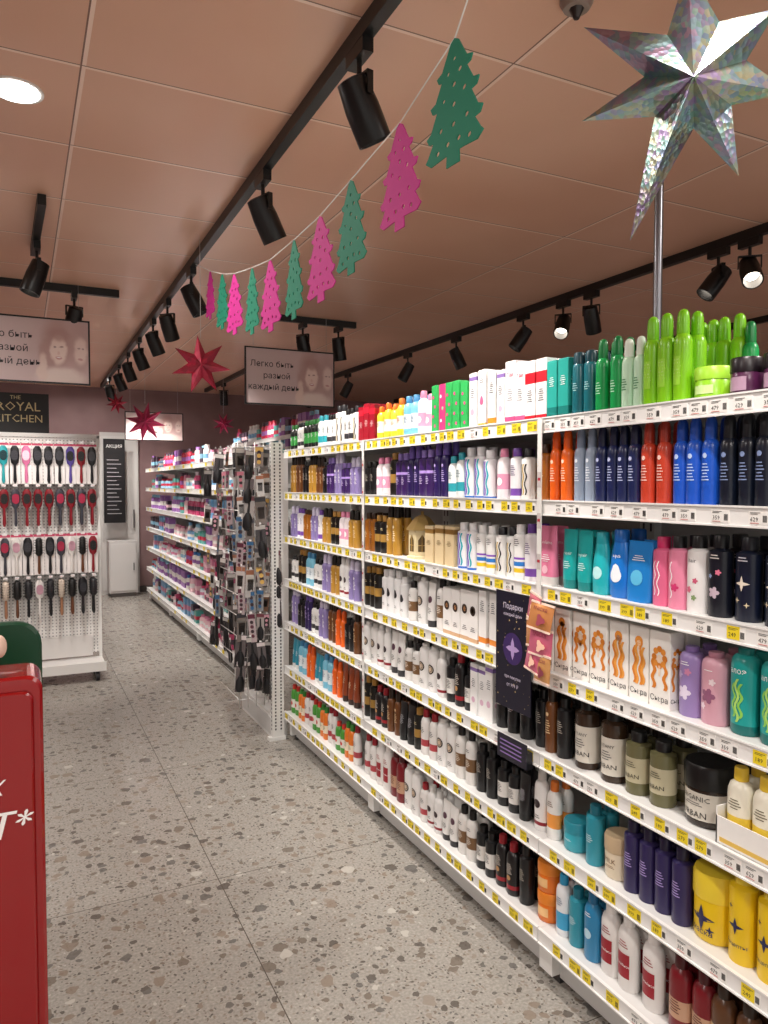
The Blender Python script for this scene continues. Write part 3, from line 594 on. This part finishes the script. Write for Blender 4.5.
for li,z in enumerate(LV):
    y=5.62; me=random.choice(MN)
    while y<9.8:
        if random.random()<.4: me=random.choice(MN)
        if not any(abs(y-e)<.05 for e in (6.99,8.44)) and random.random()<.95:
            obj('cosmetic_bottle' ,me,None,(FX+.07+random.uniform(0,.03),y,z),(0,0,-math.pi/2),'small pastel cosmetic bottle on the white shelf','bottle','small cosmetics on the distant shelves')
        y+=.108
# taller wall-side shelving seen over the far gondola
TL=[2.02,1.78,1.5,1.1,.7,.2]
gondola(2.55,6.2,9.9,TL,.4,'tall white shelving unit stocked with colourful hair care')
for z in TL[:2]:
    y=6.3; me=random.choice(MN)
    while y<9.8:
        if random.random()<.5: me=random.choice(MN)
        o=obj('hair_care_box',me,None,(2.63,y,z),(0,0,-math.pi/2),'colourful hair care pack on the tall shelving','pack','colourful packs on the tall shelving'); o.scale=(1.1,1,1.25); y+=.135

# ------------------------------------------------------------------ brush rack
RY=6.28
rk=obj('brush_rack',None,None,(0,0,0),label='white perforated display rack on castors hung with hair brushes',cat='display rack')
def pegmat():
    m,N,L,b=nodes('pegboard'); tc=N.new('ShaderNodeTexCoord'); sx=N.new('ShaderNodeSeparateXYZ'); L.new(tc.outputs['Object'],sx.inputs[0])
    fx=math_n(N,L,'SUBTRACT',math_n(N,L,'FRACT',math_n(N,L,'MULTIPLY',sx.outputs[0],40)),.5); fz=math_n(N,L,'SUBTRACT',math_n(N,L,'FRACT',math_n(N,L,'MULTIPLY',sx.outputs[2],40)),.5)
    d=math_n(N,L,'ADD',math_n(N,L,'MULTIPLY',fx,fx),math_n(N,L,'MULTIPLY',fz,fz)); h=math_n(N,L,'LESS_THAN',d,.035)
    L.new(mixc(N,L,h,lin('#e8e6e3'),lin('#77777a')),b.inputs['Base Color']); b.inputs['Roughness'].default_value=.4; return m
b=MB(); b.box(-.55,.55,RY,RY+.02,.16,1.86,pegmat()); obj('pegboard',b.build('pegboard'),rk)
b=MB(); b.box(-.57,-.55,RY-.01,RY+.03,.1,1.88,WHITE); b.box(.55,.57,RY-.01,RY+.03,.1,1.88,WHITE); b.box(-.57,.57,RY-.01,RY+.03,1.86,1.89,WHITE); obj('frame',b.build('frame'),rk)
b=MB(); b.box(-.57,.57,RY-.33,RY+.02,.09,.12,WHITE); b.box(-.57,.57,RY-.335,RY-.33,.08,.15,WHITE); obj('base',b.build('base'),rk)
for x in (-.5,.51):
    for y in (RY-.28,RY-.03):
        b=MB(); cyl(b,(x-.012,y,.035),(x+.012,y,.035),.035,mat('#2a2a2c'),14); b.box(x-.016,x+.016,y-.012,y+.012,.04,.09,mat('#9a9a9c')); obj('castor',b.build('castor'),rk)
b=MB(); b.box(-.5,.5,RY-.02,RY-.012,.14,.30,mat('#d8d5d2')); obj('lower_panel',b.build('lower_panel'),rk)
BS=1.38
def brush(hc,pc,round_):
    m=MB(); hd=MB(); br=MB()
    m.loft([ring(.006,.005,-.205,2,10),ring(.010,.008,-.19,2,10),ring(.008,.007,-.14,2,10),ring(.007,.006,-.105,2,10)],mat(hc,.3))
    if round_:
        hd.loft([ring(.010,.010,-.105,2,12),ring(.020,.020,-.095,2,12),ring(.020,.020,-.015,2,12),ring(.010,.010,-.005,2,12)],mat(pc,.5))
        for k in range(6):
            for j in range(9):
                t=math.pi*(j/8-1); br.add([(.02*math.cos(t),.02*math.sin(t),-.09+k*.014),(.031*math.cos(t),.031*math.sin(t),-.088+k*.014),(.02*math.cos(t),.02*math.sin(t),-.086+k*.014)],[(0,1,2)],mat('#1a1a1a'))
    else:
        hd.loft([ring(.008,.006,-.108,2,16),ring(.022,.008,-.095,2,16),ring(.028,.009,-.06,2,16),ring(.025,.009,-.02,2,16),ring(.012,.006,-.003,2,16)],mat(hc,.3))
        v,f=disc(0,-.055,.020,14,lambda t:1+.4*abs(math.sin(t))); hd.add([(x,-.0105,z) for x,z in v],f,mat(pc))
        for k in range(6):
            for j in range(5): 
                x,z=-.014+j*.007,-.085+k*.012; br.add([(x-.001,-.0105,z),(x+.001,-.0105,z),(x,-.020,z)],[(0,1,2)],mat('#1a1a1a')); br.add([(x,-.0105,z-.001),(x,-.0105,z+.001),(x,-.020,z)],[(0,1,2)],mat('#1a1a1a'))
    out=[]
    for q,nm in ((m,'handle'),(hd,'head'),(br,'bristles')):
        me=q.build(nm); me.transform(Matrix.Diagonal((1.16,1.2,BS,1))); out.append(me)
    return out
BR={k:brush(*k) for k in (('#2fa8b0','#123a40',0),('#e07aa8','#f4d0e0',0),('#5a4a9a','#1a1a1a',0),('#1c1c20','#3a3a40',0),('#e8e4e0','#d0a0b0',0),('#8a1c28','#1a1a1a',0),('#6a4028','#1a1a1a',1),('#16161a','#2a2a2e',1),('#a8785a','#d8c8b8',1),('#40404a','#b0284a',0))}
keys=list(BR)
rowk=[[keys[1],keys[0],keys[3],keys[0],keys[3],keys[2],keys[3]],[keys[3],keys[9],keys[6],keys[3],keys[5],keys[7]],[keys[4],keys[5],keys[9],keys[3],keys[3]],[keys[7],keys[6],keys[7],keys[8],keys[7]]]
hook=MB(); cyl(hook,(0,0,0),(0,-.16,0),.0022,wm_,6); cyl(hook,(0,-.16,0),(0,-.165,.012),.0022,wm_,6); hook.box(-.014,.014,-.168,-.1665,-.002,.016,mat('#f4f4f4')); hook.box(-.010,.010,-.1685,-.168,.004,.006,mat('#c22a3a')); hook.box(-.01,.01,-.0015,0,-.008,.008,wm_)
hook=hook.build('hook')
card=MB(); card.box(-.036,.036,0,.0015,-.29,.016,mat('#efeae8',.5)); card.box(-.036,.036,-.0005,0,-.0,.016,mat('#c94a6a',.5)); card=card.build('card')
zr=[1.79,1.465,1.10,.775]
for r,z in enumerate(zr):
    for c in range(14):
        x=-.49+c*.0765
        obj('display_hook',hook,None,(x,RY,z+.018),label='chrome display hook with a small price card',cat='hook',group='display hooks on the pegboard')
        k=rowk[r][(c*3+r)%len(rowk[r])] if c%4 else random.choice(keys[2:])
        hme,dme,bme=BR[k]
        for dd in (.05,.11):
            o=obj('hair_brush',hme,None,(x,RY-dd,z),(0,0,random.uniform(-.15,.15)),'hair brush hanging on a pegboard hook, '+('round styling head' if k[2] else 'oval paddle head'),'hair brush','hair brushes on the pegboard rack')
            obj('brush_head',dme,o); obj('bristles',bme,o); 
            if r in (0,2): obj('backing_card',card,o,(0,.012,0))
# black sign above rack
b=MB(); b.box(-.35,.21,RY,RY+.02,1.89,2.19,mat('#0e0d0f',.4))
g=mat('#c9b98a',.4)
flat_text(b,'THE',.04,g,x=-.02,z=2.155,y=RY-.001); flat_text(b,'ROYAL',.095,g,x=-.0,z=2.085,y=RY-.001); flat_text(b,'KITCHEN',.08,g,x=-.0,z=1.995,y=RY-.001)
obj('shop_sign',b.build('shop_sign'),None,label='black sign with pale gold lettering standing on the rack',cat='sign')

# ------------------------------------------------------------------ red stand
def rprism(mb,x0,x1,z0,z1,r,y0,y1,m,top_only=False,n=6):
    pts=[]
    for cx,cz,a0 in ((x1-r,z1-r,0),(x0+r,z1-r,90)):
        for i in range(n+1):
            t=math.radians(a0+90*i/n); pts.append((cx+r*math.cos(t),cz+r*math.sin(t)))
    if top_only: pts+= [(x0,z0),(x1,z0)]
    else:
        for cx,cz,a0 in ((x0+r,z0+r,180),(x1-r,z0+r,270)):
            for i in range(n+1):
                t=math.radians(a0+90*i/n); pts.append((cx+r*math.cos(t),cz+r*math.sin(t)))
    e=.006
    def rg(y,s): 
        cx=(x0+x1)/2; cz=(z0+z1)/2; return [(cx+(x-cx)*(1-s/(x1-x0)*2),y,cz+(z-cz)*(1-s/(z1-z0)*2)) for x,z in pts]
    mb.loft([rg(y0,e),rg(y0+e,0),rg(y1-e,0),rg(y1,e)],m,smooth=False)
red=mat('#8f070c',.18,coat=.6)
rs=obj('promo_stand',None,None,(-.021,1.76,0),label='glossy red plastic promotion stand with white lettering',cat='stand')
b=MB(); rprism(b,-.62,.058,0,1.085,.03,0,.14,red,True); obj('body',b.build('stand_body'),rs)
b=MB(); rprism(b,-.58,.040,.12,1.055,.02,-.006,.003,mat('#8c070d',.2,coat=.5)); obj('front_panel',b.build('front_panel'),rs)
b=MB()
for q in (0,.0012,.0024): flat_text(b,'1 ШТ*',.078,mat('#f4f0ee'),x=-.079+q,z=.765,y=-.0075-q*.1,shear=.25)
flat_text(b,'ПОДАРОК',.045,mat('#f4f0ee'),x=-.133,z=.85,y=-.0075,shear=.25); obj('lettering',b.build('lettering'),rs)
gs=obj('green_board',None,None,(-.026,2.08,0),label='dark green rounded board behind the red stand',cat='board')
b=MB(); rprism(b,-.5,.07,0,1.15,.06,0,.03,mat('#0a3d26',.35),True); obj('panel',b.build('green_panel'),gs)
# plush toy on stand
pm=mat('#d9b8a6',.9); tb=obj('plush_toy',None,None,(-.092,1.83,1.085),label='pale pink plush toy sitting on the red stand',cat='toy')
def blob(name,c,r,par,m=pm):
    b=MB(); rs_=[]
    for i in range(1,9): t=math.pi*i/9; rs_.append(ring(r[0]*math.sin(t),r[1]*math.sin(t),c[2]-r[2]*math.cos(t),2,14,c[0],c[1]))
    b.loft(rs_,m); return obj(name,b.build(name),par)
blob('torso',(0,0,.05),(.045,.04,.052),tb); blob('head',(0,-.005,.125),(.038,.034,.036),tb); blob('ear',(-.028,0,.155),(.013,.008,.014),tb); blob('ear',(.028,0,.155),(.013,.008,.014),tb)
blob('arm',(.046,-.02,.06),(.015,.02,.025),tb); blob('arm',(-.046,-.02,.06),(.015,.02,.025),tb); blob('leg',(.028,-.045,.018),(.018,.026,.018),tb); blob('leg',(-.028,-.045,.018),(.018,.026,.018),tb)

# ------------------------------------------------------------------ tracks and spotlights
TZ=2.77
trm=mat('#0b0b0c',.4)
def track(p0,p1):
    b=MB(); p0=Vector(p0);p1=Vector(p1); d=(p1-p0).normalized(); s=Vector((-d.y,d.x,0))*.018
    vs=[]
    for p in (p0,p1):
        for sg_,zz in ((-1,-.018),(1,-.018),(1,.03),(-1,.03)): q=p+s*sg_; vs.append((q.x,q.y,TZ+zz))
    b.add(vs,[(0,1,2,3),(7,6,5,4),(0,4,5,1),(1,5,6,2),(2,6,7,3),(3,7,4,0)],trm)
    obj('lighting_track',b.build('lighting_track'),None,label='black ceiling lighting track',cat='lighting track',group='black ceiling lighting tracks')
MX=lambda y:.875+.010*y
track((MX(.2),.2,0),(MX(10.3),10.3,0)); track((3.37,.8,0),(3.37,10.2,0)); track((-.75,5.3,0),(.62,5.3,0)); track((1.67,5.5,0),(2.45,5.5,0)); track((.11,3.7,0),(.09,4.55,0))
track((5.2,1.5,0),(5.2,10.2,0)); track((2.3,7.4,0),(2.3,10.2,0))
ad=MB(); ad.box(-.017,.017,-.06,.06,-.04,0,trm); cyl(ad,(0,0,-.04),(0,0,-.085),.008,trm,8); ad=ad.build('adapter')
yk=MB(); yk.box(-.056,.056,-.01,.01,-.092,-.085,trm); yk.box(-.056,-.052,-.01,.01,-.15,-.085,trm); yk.box(.052,.056,-.01,.01,-.15,-.085,trm); yk=yk.build('yoke')
hm=mat('#0d0d0e',.35)
hd=MB(); hd.loft([ring(.042,.042,-.050,2,20),ring(.044,.044,-.117,2,20),ring(.050,.050,-.118,2,20),ring(.051,.051,-.115,2,20),ring(.051,.051,-.02,2,20),ring(.046,.046,.03,2,20),ring(.044,.044,.055,2,20),ring(.030,.030,.060,2,20)],hm); hd=hd.build('head')
lnN=MB(); lnN.loft([ring(.040,.040,-.054,2,16),ring(.040,.040,-.052,2,16)],mat('#fff1e0',.3,emit=10)); lnN=lnN.build('lens')
def spot(x,y,aim,power=0,size=70,col=(1,.93,.87)):
    r=obj('track_spotlight',None,None,(x,y,TZ-.018),label='black cylindrical track spotlight hanging from the ceiling track',cat='spotlight',group='black track spotlights')
    obj('adapter',ad,r); 
    d=Vector(aim); rz=math.atan2(d.y,d.x)-math.pi/2
    obj('yoke',yk,r,rot=(0,0,rz))
    h=obj('head',hd,r,(0,0,-.15)); h.rotation_euler=d.to_track_quat('-Z','Y').to_euler()
    obj('lens',lnN,h)
    if power:
        l=bpy.data.lights.new('spot_lamp','SPOT'); l.energy=power; l.spot_size=math.radians(size); l.spot_blend=.8; l.shadow_soft_size=.04; l.color=col
        lo=bpy.data.objects.new('spot_lamp',l); COL.objects.link(lo); lo.parent=h; lo.location=(0,0,-.13)
for y,aim,pw in ((.75,(.55,.15,-1),52),(1.98,(.55,.1,-1),72),(2.95,(.55,.15,-1),72),(4.42,(.5,-.1,-1),70),(5.25,(.4,.4,-1),75),(5.9,(.45,.2,-1),0),(6.7,(.45,.2,-1),105),(7.5,(.4,.2,-1),0),(8.3,(.45,.2,-1),105),(9.3,(.3,.5,-.9),65)):
    spot(MX(y),y,aim,pw,90)
for y,aim,pw in ((2.61,(-.55,-.62,-.8),35),(2.80,(-.7,.3,-1),0),(3.78,(.5,.3,-1),45),(4.06,(-.6,-.5,-.8),35),(4.51,(-.6,.3,-1),0),(5.45,(.4,-.2,-1),45),(6.33,(-.5,.2,-1),50),(7.78,(-.5,.2,-1),50),(9.0,(0,.8,-.9),35)): spot(3.37,y,aim,pw,90)
spot(.10,4.3,(-.35,-.05,-1),28); spot(.34,5.3,(-.2,.5,-1),48); spot(2.0,5.5,(.3,.2,-1),20); spot(2.3,5.5,(.2,.1,-1),0); spot(-.3,5.3,(.1,.6,-1),42)
for y in (3,5,7.5): spot(5.2,y,(.5,-.2,-1),60,95)
for y in (8.0,9.2): spot(2.3,y,(.1,.3,-.9),30,95)  # spots added to brighten the back wall, none seen there
# recessed downlights: the visible ones, plus out-of-view ones added as fill light
dl=MB(); dl.loft([ring(.085,.085,-.006,2,28),ring(.085,.085,0,2,28)],mat('#efe9e4')); dl.loft([ring(.072,.072,-.008,2,28),ring(.072,.072,-.0062,2,28)],mat('#ffffff',emit=14)); dl=dl.build('downlight')
for x,y,p in ((.01,2.77,20),(-1.2,4.0,28),(-1.4,1.2,32),(-1.2,7.5,30),(.1,-.9,42),(1.6,-1.6,42),(2.3,.3,32),(.70,9.6,22)):
    obj('recessed_and_fill_downlight',dl,None,(x,y,CE),label='round white recessed ceiling downlight, lit, added for fill where out of view',cat='ceiling light',group='recessed ceiling downlights')
    l=bpy.data.lights.new('downlight_and_fill_lamp','AREA'); l.shape='DISK'; l.size=.16; l.energy=p; l.color=(1,.95,.9); l.spread=math.radians(170)
    lo=bpy.data.objects.new('downlight_and_fill_lamp',l); COL.objects.link(lo); lo.location=(x,y,CE-.012)
# sprinkler
b=MB(); b.loft([ring(.035,.035,CE-.03,2,16),ring(.045,.045,CE-.012,2,16),ring(.045,.045,CE,2,16)],mat('#8f7d74')); b.loft([ring(.008,.008,CE-.055,2,8),ring(.02,.02,CE-.03,2,8)],mat('#4a4442',.3,.8))
p=at(572,10,1.3*740/474); obj('sprinkler_head',b.build('sprinkler'),None,(p.x,p.y,0),label='small metal sprinkler head under the ceiling',cat='sprinkler')
# chrome pole
b=MB(); cyl(b,(0,0,1.692),(0,0,CE),.013,mat('#77777c',.3,.9),12); cyl(b,(0,0,1.69),(0,0,1.70),.03,mat('#c9c9cc',.2,1),16)
obj('chrome_pole',b.build('chrome_pole'),None,(1.72,along(655,1.72),0),label='slim chrome pole rising from the shelving to the ceiling',cat='pole')

# ------------------------------------------------------------------ decorations
def star(tips,inner,dep,m,name,loc,rot,label,inn=None):
    n=len(tips); b=MB(); vs=[(0,-dep,0),(0,dep,0)]
    for i,(x,z) in enumerate(tips):
        vs.append((x,0,z)); x2,z2=tips[(i+1)%n]
        a=Vector((x,z)).normalized()+Vector((x2,z2)).normalized(); a=a.normalized()*inner; vs.append((a.x,0,a.y))
    N2=2*n; fs=[]
    for i in range(N2): a,c=2+i,2+(i+1)%N2; fs+= [(0,a,c),(1,c,a)]
    b.add(vs,fs,m); o=obj(name,b.build(name),None,loc,(0,0,0),label,'star ornament'); o.rotation_euler=rot; return o
# silver star: hangs tilted, its face turned down towards the shop entrance
PF=Vector((SY*math.cos(PIT),CY*math.cos(PIT),-math.sin(PIT))); PRt=Vector((CY,-SY,0)); PU=PRt.cross(PF)
def ray(px,py): return (PF+PRt*((px-384)/740)+PU*((512-py)/740)).normalized()
O=Vector((0,0,1.5)); ctr=O+ray(694,76)*1.69
d=(ctr-O).normalized(); q=d.to_track_quat('Y','Z'); qi=q.inverted()
tips=[]
for px,py in ((688,-34),(778,8),(792,92),(739,176),(630,241),(582,121),(584,27)):
    r_=ray(px,py); t=(ctr-O).dot(d)/r_.dot(d); l_=qi@(O+r_*t-ctr); tips.append((l_.x,l_.z))
st_=star(tips,.088,.07,foil('silver_foil','#868b92',90,1.0,.40,.9,.3,.3),'star_ornament',ctr,q.to_euler(),'large silver holographic folded paper star hanging from the ceiling')
b=MB(); cyl(b,(0,0,0),(0,0,CE-ctr.z-.15),.0012,mat('#dddddd'),5); so=obj('string',b.build('string'),st_); so.rotation_euler=q.inverted().to_euler(); so.location=qi@Vector((0,0,.15))
def reg(n,R,rot=90): return [(R*math.cos(math.radians(rot-360*i/n)),R*math.sin(math.radians(rot-360*i/n))) for i in range(n)]
rf=foil('red_foil','#c00c40',30,.2,.05,.45,.3,.3); pf=foil('pink_foil','#c8185f',30,.2,.05,.45,.3,.3)
for px,py,dd,R,m,lb,rot in ((202,366,4.0,.16,rf,'crimson foil star hanging from the ceiling',96),(146,422,7.0,.19,pf,'magenta foil star hanging from the ceiling',80),(118,404,8.4,.12,rf,'small crimson foil star hanging near the rear wall',100),(224,424,8.8,.13,pf,'small magenta foil star hanging near the rear wall',70)):
    p=at(px,py,dd); o=star(reg(7 if dd<5 else 8,R,rot),R*.42,R*.3,m,'star_ornament',p,(0,0,-YAW+.3),lb); b=MB(); cyl(b,(0,0,R*.9),(0,0,CE-p.z),.0015,mat('#dddddd'),5); obj('string',b.build('string'),o)
# garland: flat trees hang in the plane of the string
tealm=mat('#0a7d60',.75); pinkm=mat('#c42488',.75)
def tree_mesh(m,sx=1.45):
    c=bpy.data.curves.new('tr','CURVE'); c.dimensions='2D'; c.fill_mode='BOTH'; c.extrude=.0015
    right=[(0,0),(.008,-.006),(.026,-.045),(.038,-.050),(.034,-.060),(.026,-.062),(.040,-.092),(.052,-.096),(.047,-.108),(.036,-.110),(.050,-.142),(.060,-.148),(.055,-.160),(.044,-.162),(.056,-.184),(.062,-.192),(.050,-.203),(.020,-.200),(.013,-.200),(.014,-.222)]
    pts=right+[(-x,z) for x,z in reversed(right[1:])]
    s=c.splines.new('POLY'); s.points.add(len(pts)-1); s.use_cyclic_u=True
    for i,(x,z) in enumerate(pts): s.points[i].co=(x*sx,z,0,1)
    for x,z,r in ((0,-.035,.004),(-.013,-.055,.004),(.012,-.06,.005),(0,-.08,.005),(-.022,-.098,.004),(.022,-.098,.005),(0,-.115,.005),(-.028,-.148,.005),(.028,-.148,.005),(0,-.15,.005),(-.034,-.186,.005),(.034,-.186,.005),(-.012,-.18,.005),(.012,-.18,.005)):
        s=c.splines.new('POLY'); s.points.add(7); s.use_cyclic_u=True
        for i in range(8): t=math.pi*i/4; s.points[i].co=(x*sx+r*1.3*math.cos(t),z+r*math.sin(t),0,1)
    o=bpy.data.objects.new('tr',c); COL.objects.link(o); bpy.context.view_layer.update()
    me=bpy.data.meshes.new_from_object(o.evaluated_get(bpy.context.evaluated_depsgraph_get())); bpy.data.objects.remove(o)
    me.transform(Matrix.Rotation(math.pi/2,4,'X')); me.materials.clear(); me.materials.append(m); return me
tT,tP=tree_mesh(tealm),tree_mesh(pinkm)
TOPS=[(455,38,1.36),(400,123,1.60),(351,180,1.80),(320,216,1.96),(294,240,2.14),(270,260,2.34),(252,268,2.54),(234,274,2.77),(222,274,3.05),(210,271,3.5)]
TR=[]
for px,py,dd in TOPS:
    r_=ray(px,py); r_=r_/r_.dot(Vector((SY,CY,0))); TR.append(tuple(O+r_*dd))
for i,p in enumerate(TR):
    obj('tree_cutout',tT if i%2==0 else tP,None,p,(0,random.uniform(-.04,.04),-math.pi/2+[.06,.03,.0,.05,-.05,.05,-.02,.08,.03,.0][i]),('teal' if i%2==0 else 'bright pink')+' felt fir tree cut-out hanging on the garland string','tree ornament','felt fir trees on the garland')
b=MB(); P0=TR[0]
pts=[(P0[0]+.10,P0[1]-.10,CE),(P0[0]+.035,P0[1]-.03,P0[2]+.13)]+[(x,y,z+.001) for x,y,z in TR]+[(MX(4.3),4.3,2.752)]
for p0,p1 in zip(pts,pts[1:]): cyl(b,p0,p1,.0016,mat('#e8e4e0',.6),6)
obj('garland_string',b.build('garland_string'),None,label='thin white garland string strung under the ceiling',cat='string')

# posters
def portrait(W,H,nm):
    m,N,L,b=nodes(nm); tc=N.new('ShaderNodeTexCoord'); sx=N.new('ShaderNodeSeparateXYZ'); L.new(tc.outputs['Object'],sx.inputs[0])
    nz=N.new('ShaderNodeTexNoise'); nz.inputs['Scale'].default_value=16; nz.inputs['Detail'].default_value=2; L.new(tc.outputs['Object'],nz.inputs['Vector'])
    nx=math_n(N,L,'MULTIPLY_ADD',nz.outputs['Fac'],.05,-.025)
    X=math_n(N,L,'ADD',math_n(N,L,'DIVIDE',sx.outputs[0],W),nx); Z=math_n(N,L,'ADD',math_n(N,L,'DIVIDE',sx.outputs[2],H),nx)
    col=mixc(N,L,math_n(N,L,'MULTIPLY',X,1.0),lin('#dccaca'),lin('#d8bebe'))
    def el(cx,cz,rx,rz,c,soft=.35,s=1):
        nonlocal col
        dx=math_n(N,L,'DIVIDE',math_n(N,L,'SUBTRACT',X,cx),rx); dz=math_n(N,L,'DIVIDE',math_n(N,L,'SUBTRACT',Z,cz),rz)
        r=math_n(N,L,'SQRT',math_n(N,L,'ADD',math_n(N,L,'MULTIPLY',dx,dx),math_n(N,L,'MULTIPLY',dz,dz)))
        mr=N.new('ShaderNodeMapRange'); mr.interpolation_type='SMOOTHSTEP'; L.new(r,mr.inputs[0]); mr.inputs[1].default_value=1+soft/2; mr.inputs[2].default_value=1-soft/2; mr.inputs[3].default_value=0; mr.inputs[4].default_value=s
        col=mixc(N,L,mr.outputs[0],col,lin(c))
    el(.92,.58,.11,.42,'#c9a8a4',.9,.8); el(.93,.52,.058,.21,'#f0dad3',.6); el(.93,.39,.024,.02,'#c88a8c',.8,.7); el(.91,.56,.012,.014,'#a07c78',1,.7); el(.95,.56,.012,.014,'#a07c78',1,.7)
    el(.73,.58,.13,.40,'#bf9a95',.9,.85); el(.64,.36,.06,.26,'#c6a39e',.9,.8); el(.76,.06,.2,.18,'#f0dfd9',.6)
    el(.74,.52,.072,.23,'#f3ddd5',.45); el(.75,.77,.09,.10,'#bf9a95',.8,.8); el(.715,.57,.013,.014,'#94706c',1,.75); el(.765,.57,.013,.014,'#94706c',1,.75); el(.74,.47,.010,.03,'#e2bdb3',1,.6); el(.74,.39,.028,.024,'#c47a7e',.7,.8); el(.74,.396,.020,.010,'#fbf3f1',.6)
    el(.61,.30,.035,.15,'#f0dad2',.7,.9); el(.60,.14,.045,.14,'#f0dad2',.7,.9)
    L.new(col,b.inputs['Base Color']); b.inputs['Roughness'].default_value=.5; return m
PM=0
def poster(x0,x1,y,z0,z1,texts=True):
    global PM; PM+=1
    W=x1-x0;H=z1-z0
    r=obj('hanging_poster',None,None,(x0,y,z0),label='pale pink poster with two smiling women hanging on strings',cat='poster',group='hanging ceiling posters')
    b=MB(); b.box(0,W,0,.012,0,H,portrait(W,H,'poster_print_%d'%PM)); obj('panel',b.build('poster_panel'),r)
    b=MB(); f=mat('#151316'); t=.010
    b.box(-t,W+t,-.004,.014,-t,0,f); b.box(-t,W+t,-.004,.014,H,H+t,f); b.box(-t,0,-.004,.014,0,H,f); b.box(W,W+t,-.004,.014,0,H,f); obj('frame',b.build('poster_frame'),r)
    if texts:
        b=MB(); tm=mat('#2e262a')
        for s_,z,xx in (('Легко быть',.72,.29),('разной',.51,.34),('каждый день',.30,.31)): flat_text(b,s_,H*.155,tm,x=W*xx,z=z*H,y=-.0024)
        obj('lettering',b.build('poster_text'),r)
    for xx in (.08,.92): b=MB(); cyl(b,(xx*W,.005,H),(xx*W,.005,CE-z0),.0012,mat('#bbbbbb'),4); obj('string',b.build('string'),r)
poster(-.28,.42,5.27,2.16,2.56)
poster(1.53,2.23,5.44,2.11,2.52)
p=at(118,415,9.0); poster(p.x,p.x+.62,8.7,2.0,2.3)

# far wall pieces
b=MB(); b.box(0,.5,0,.03,0,2.2,mat('#d2cfcc',.5)); b.box(.02,.48,-.005,0,.05,2.15,mat('#dcdad7',.5)); cyl(b,(.43,-.04,.9),(.43,-.04,1.15),.01,mat('#9a9a9c',.3,.8))
obj('door_1',b.build('door_1'),None,(.97,10.66,0),kind='structure')
b=MB(); b.box(0,.27,0,.02,0,1.12,mat('#141316',.4)); flat_text(b,'АКЦИЯ',.06,WHITE,x=.135,z=1.02,y=-.001)
for i in range(14): b.box(.04,.22-.03*(i%3),-.001,0,.12+i*.055,.13+i*.055,mat('#a8a4a8'))
obj('wall_banner',b.build('wall_banner'),None,(1.0,10.45,.98),label='narrow black banner with white print beside the wall',cat='banner')
b=MB(); b.box(0,.36,0,.3,.05,.74,mat('#d9d7d5',.4)); b.box(.02,.34,-.01,0,.08,.71,mat('#e6e4e2',.4)); b.box(.02,.34,0,.3,0,.05,mat('#55504e')); cyl(b,(.31,-.02,.35),(.31,-.02,.45),.006,mat('#777777'))
obj('white_cabinet',b.build('white_cabinet'),None,(1.04,10.33,0),label='small white cabinet standing against the wall',cat='cabinet')

# ------------------------------------------------------------------ world
w=bpy.data.worlds.new('world'); S.world=w; w.use_nodes=True
w.node_tree.nodes['Background'].inputs[0].default_value=(1,.94,.89,1); w.node_tree.nodes['Background'].inputs[1].default_value=.72
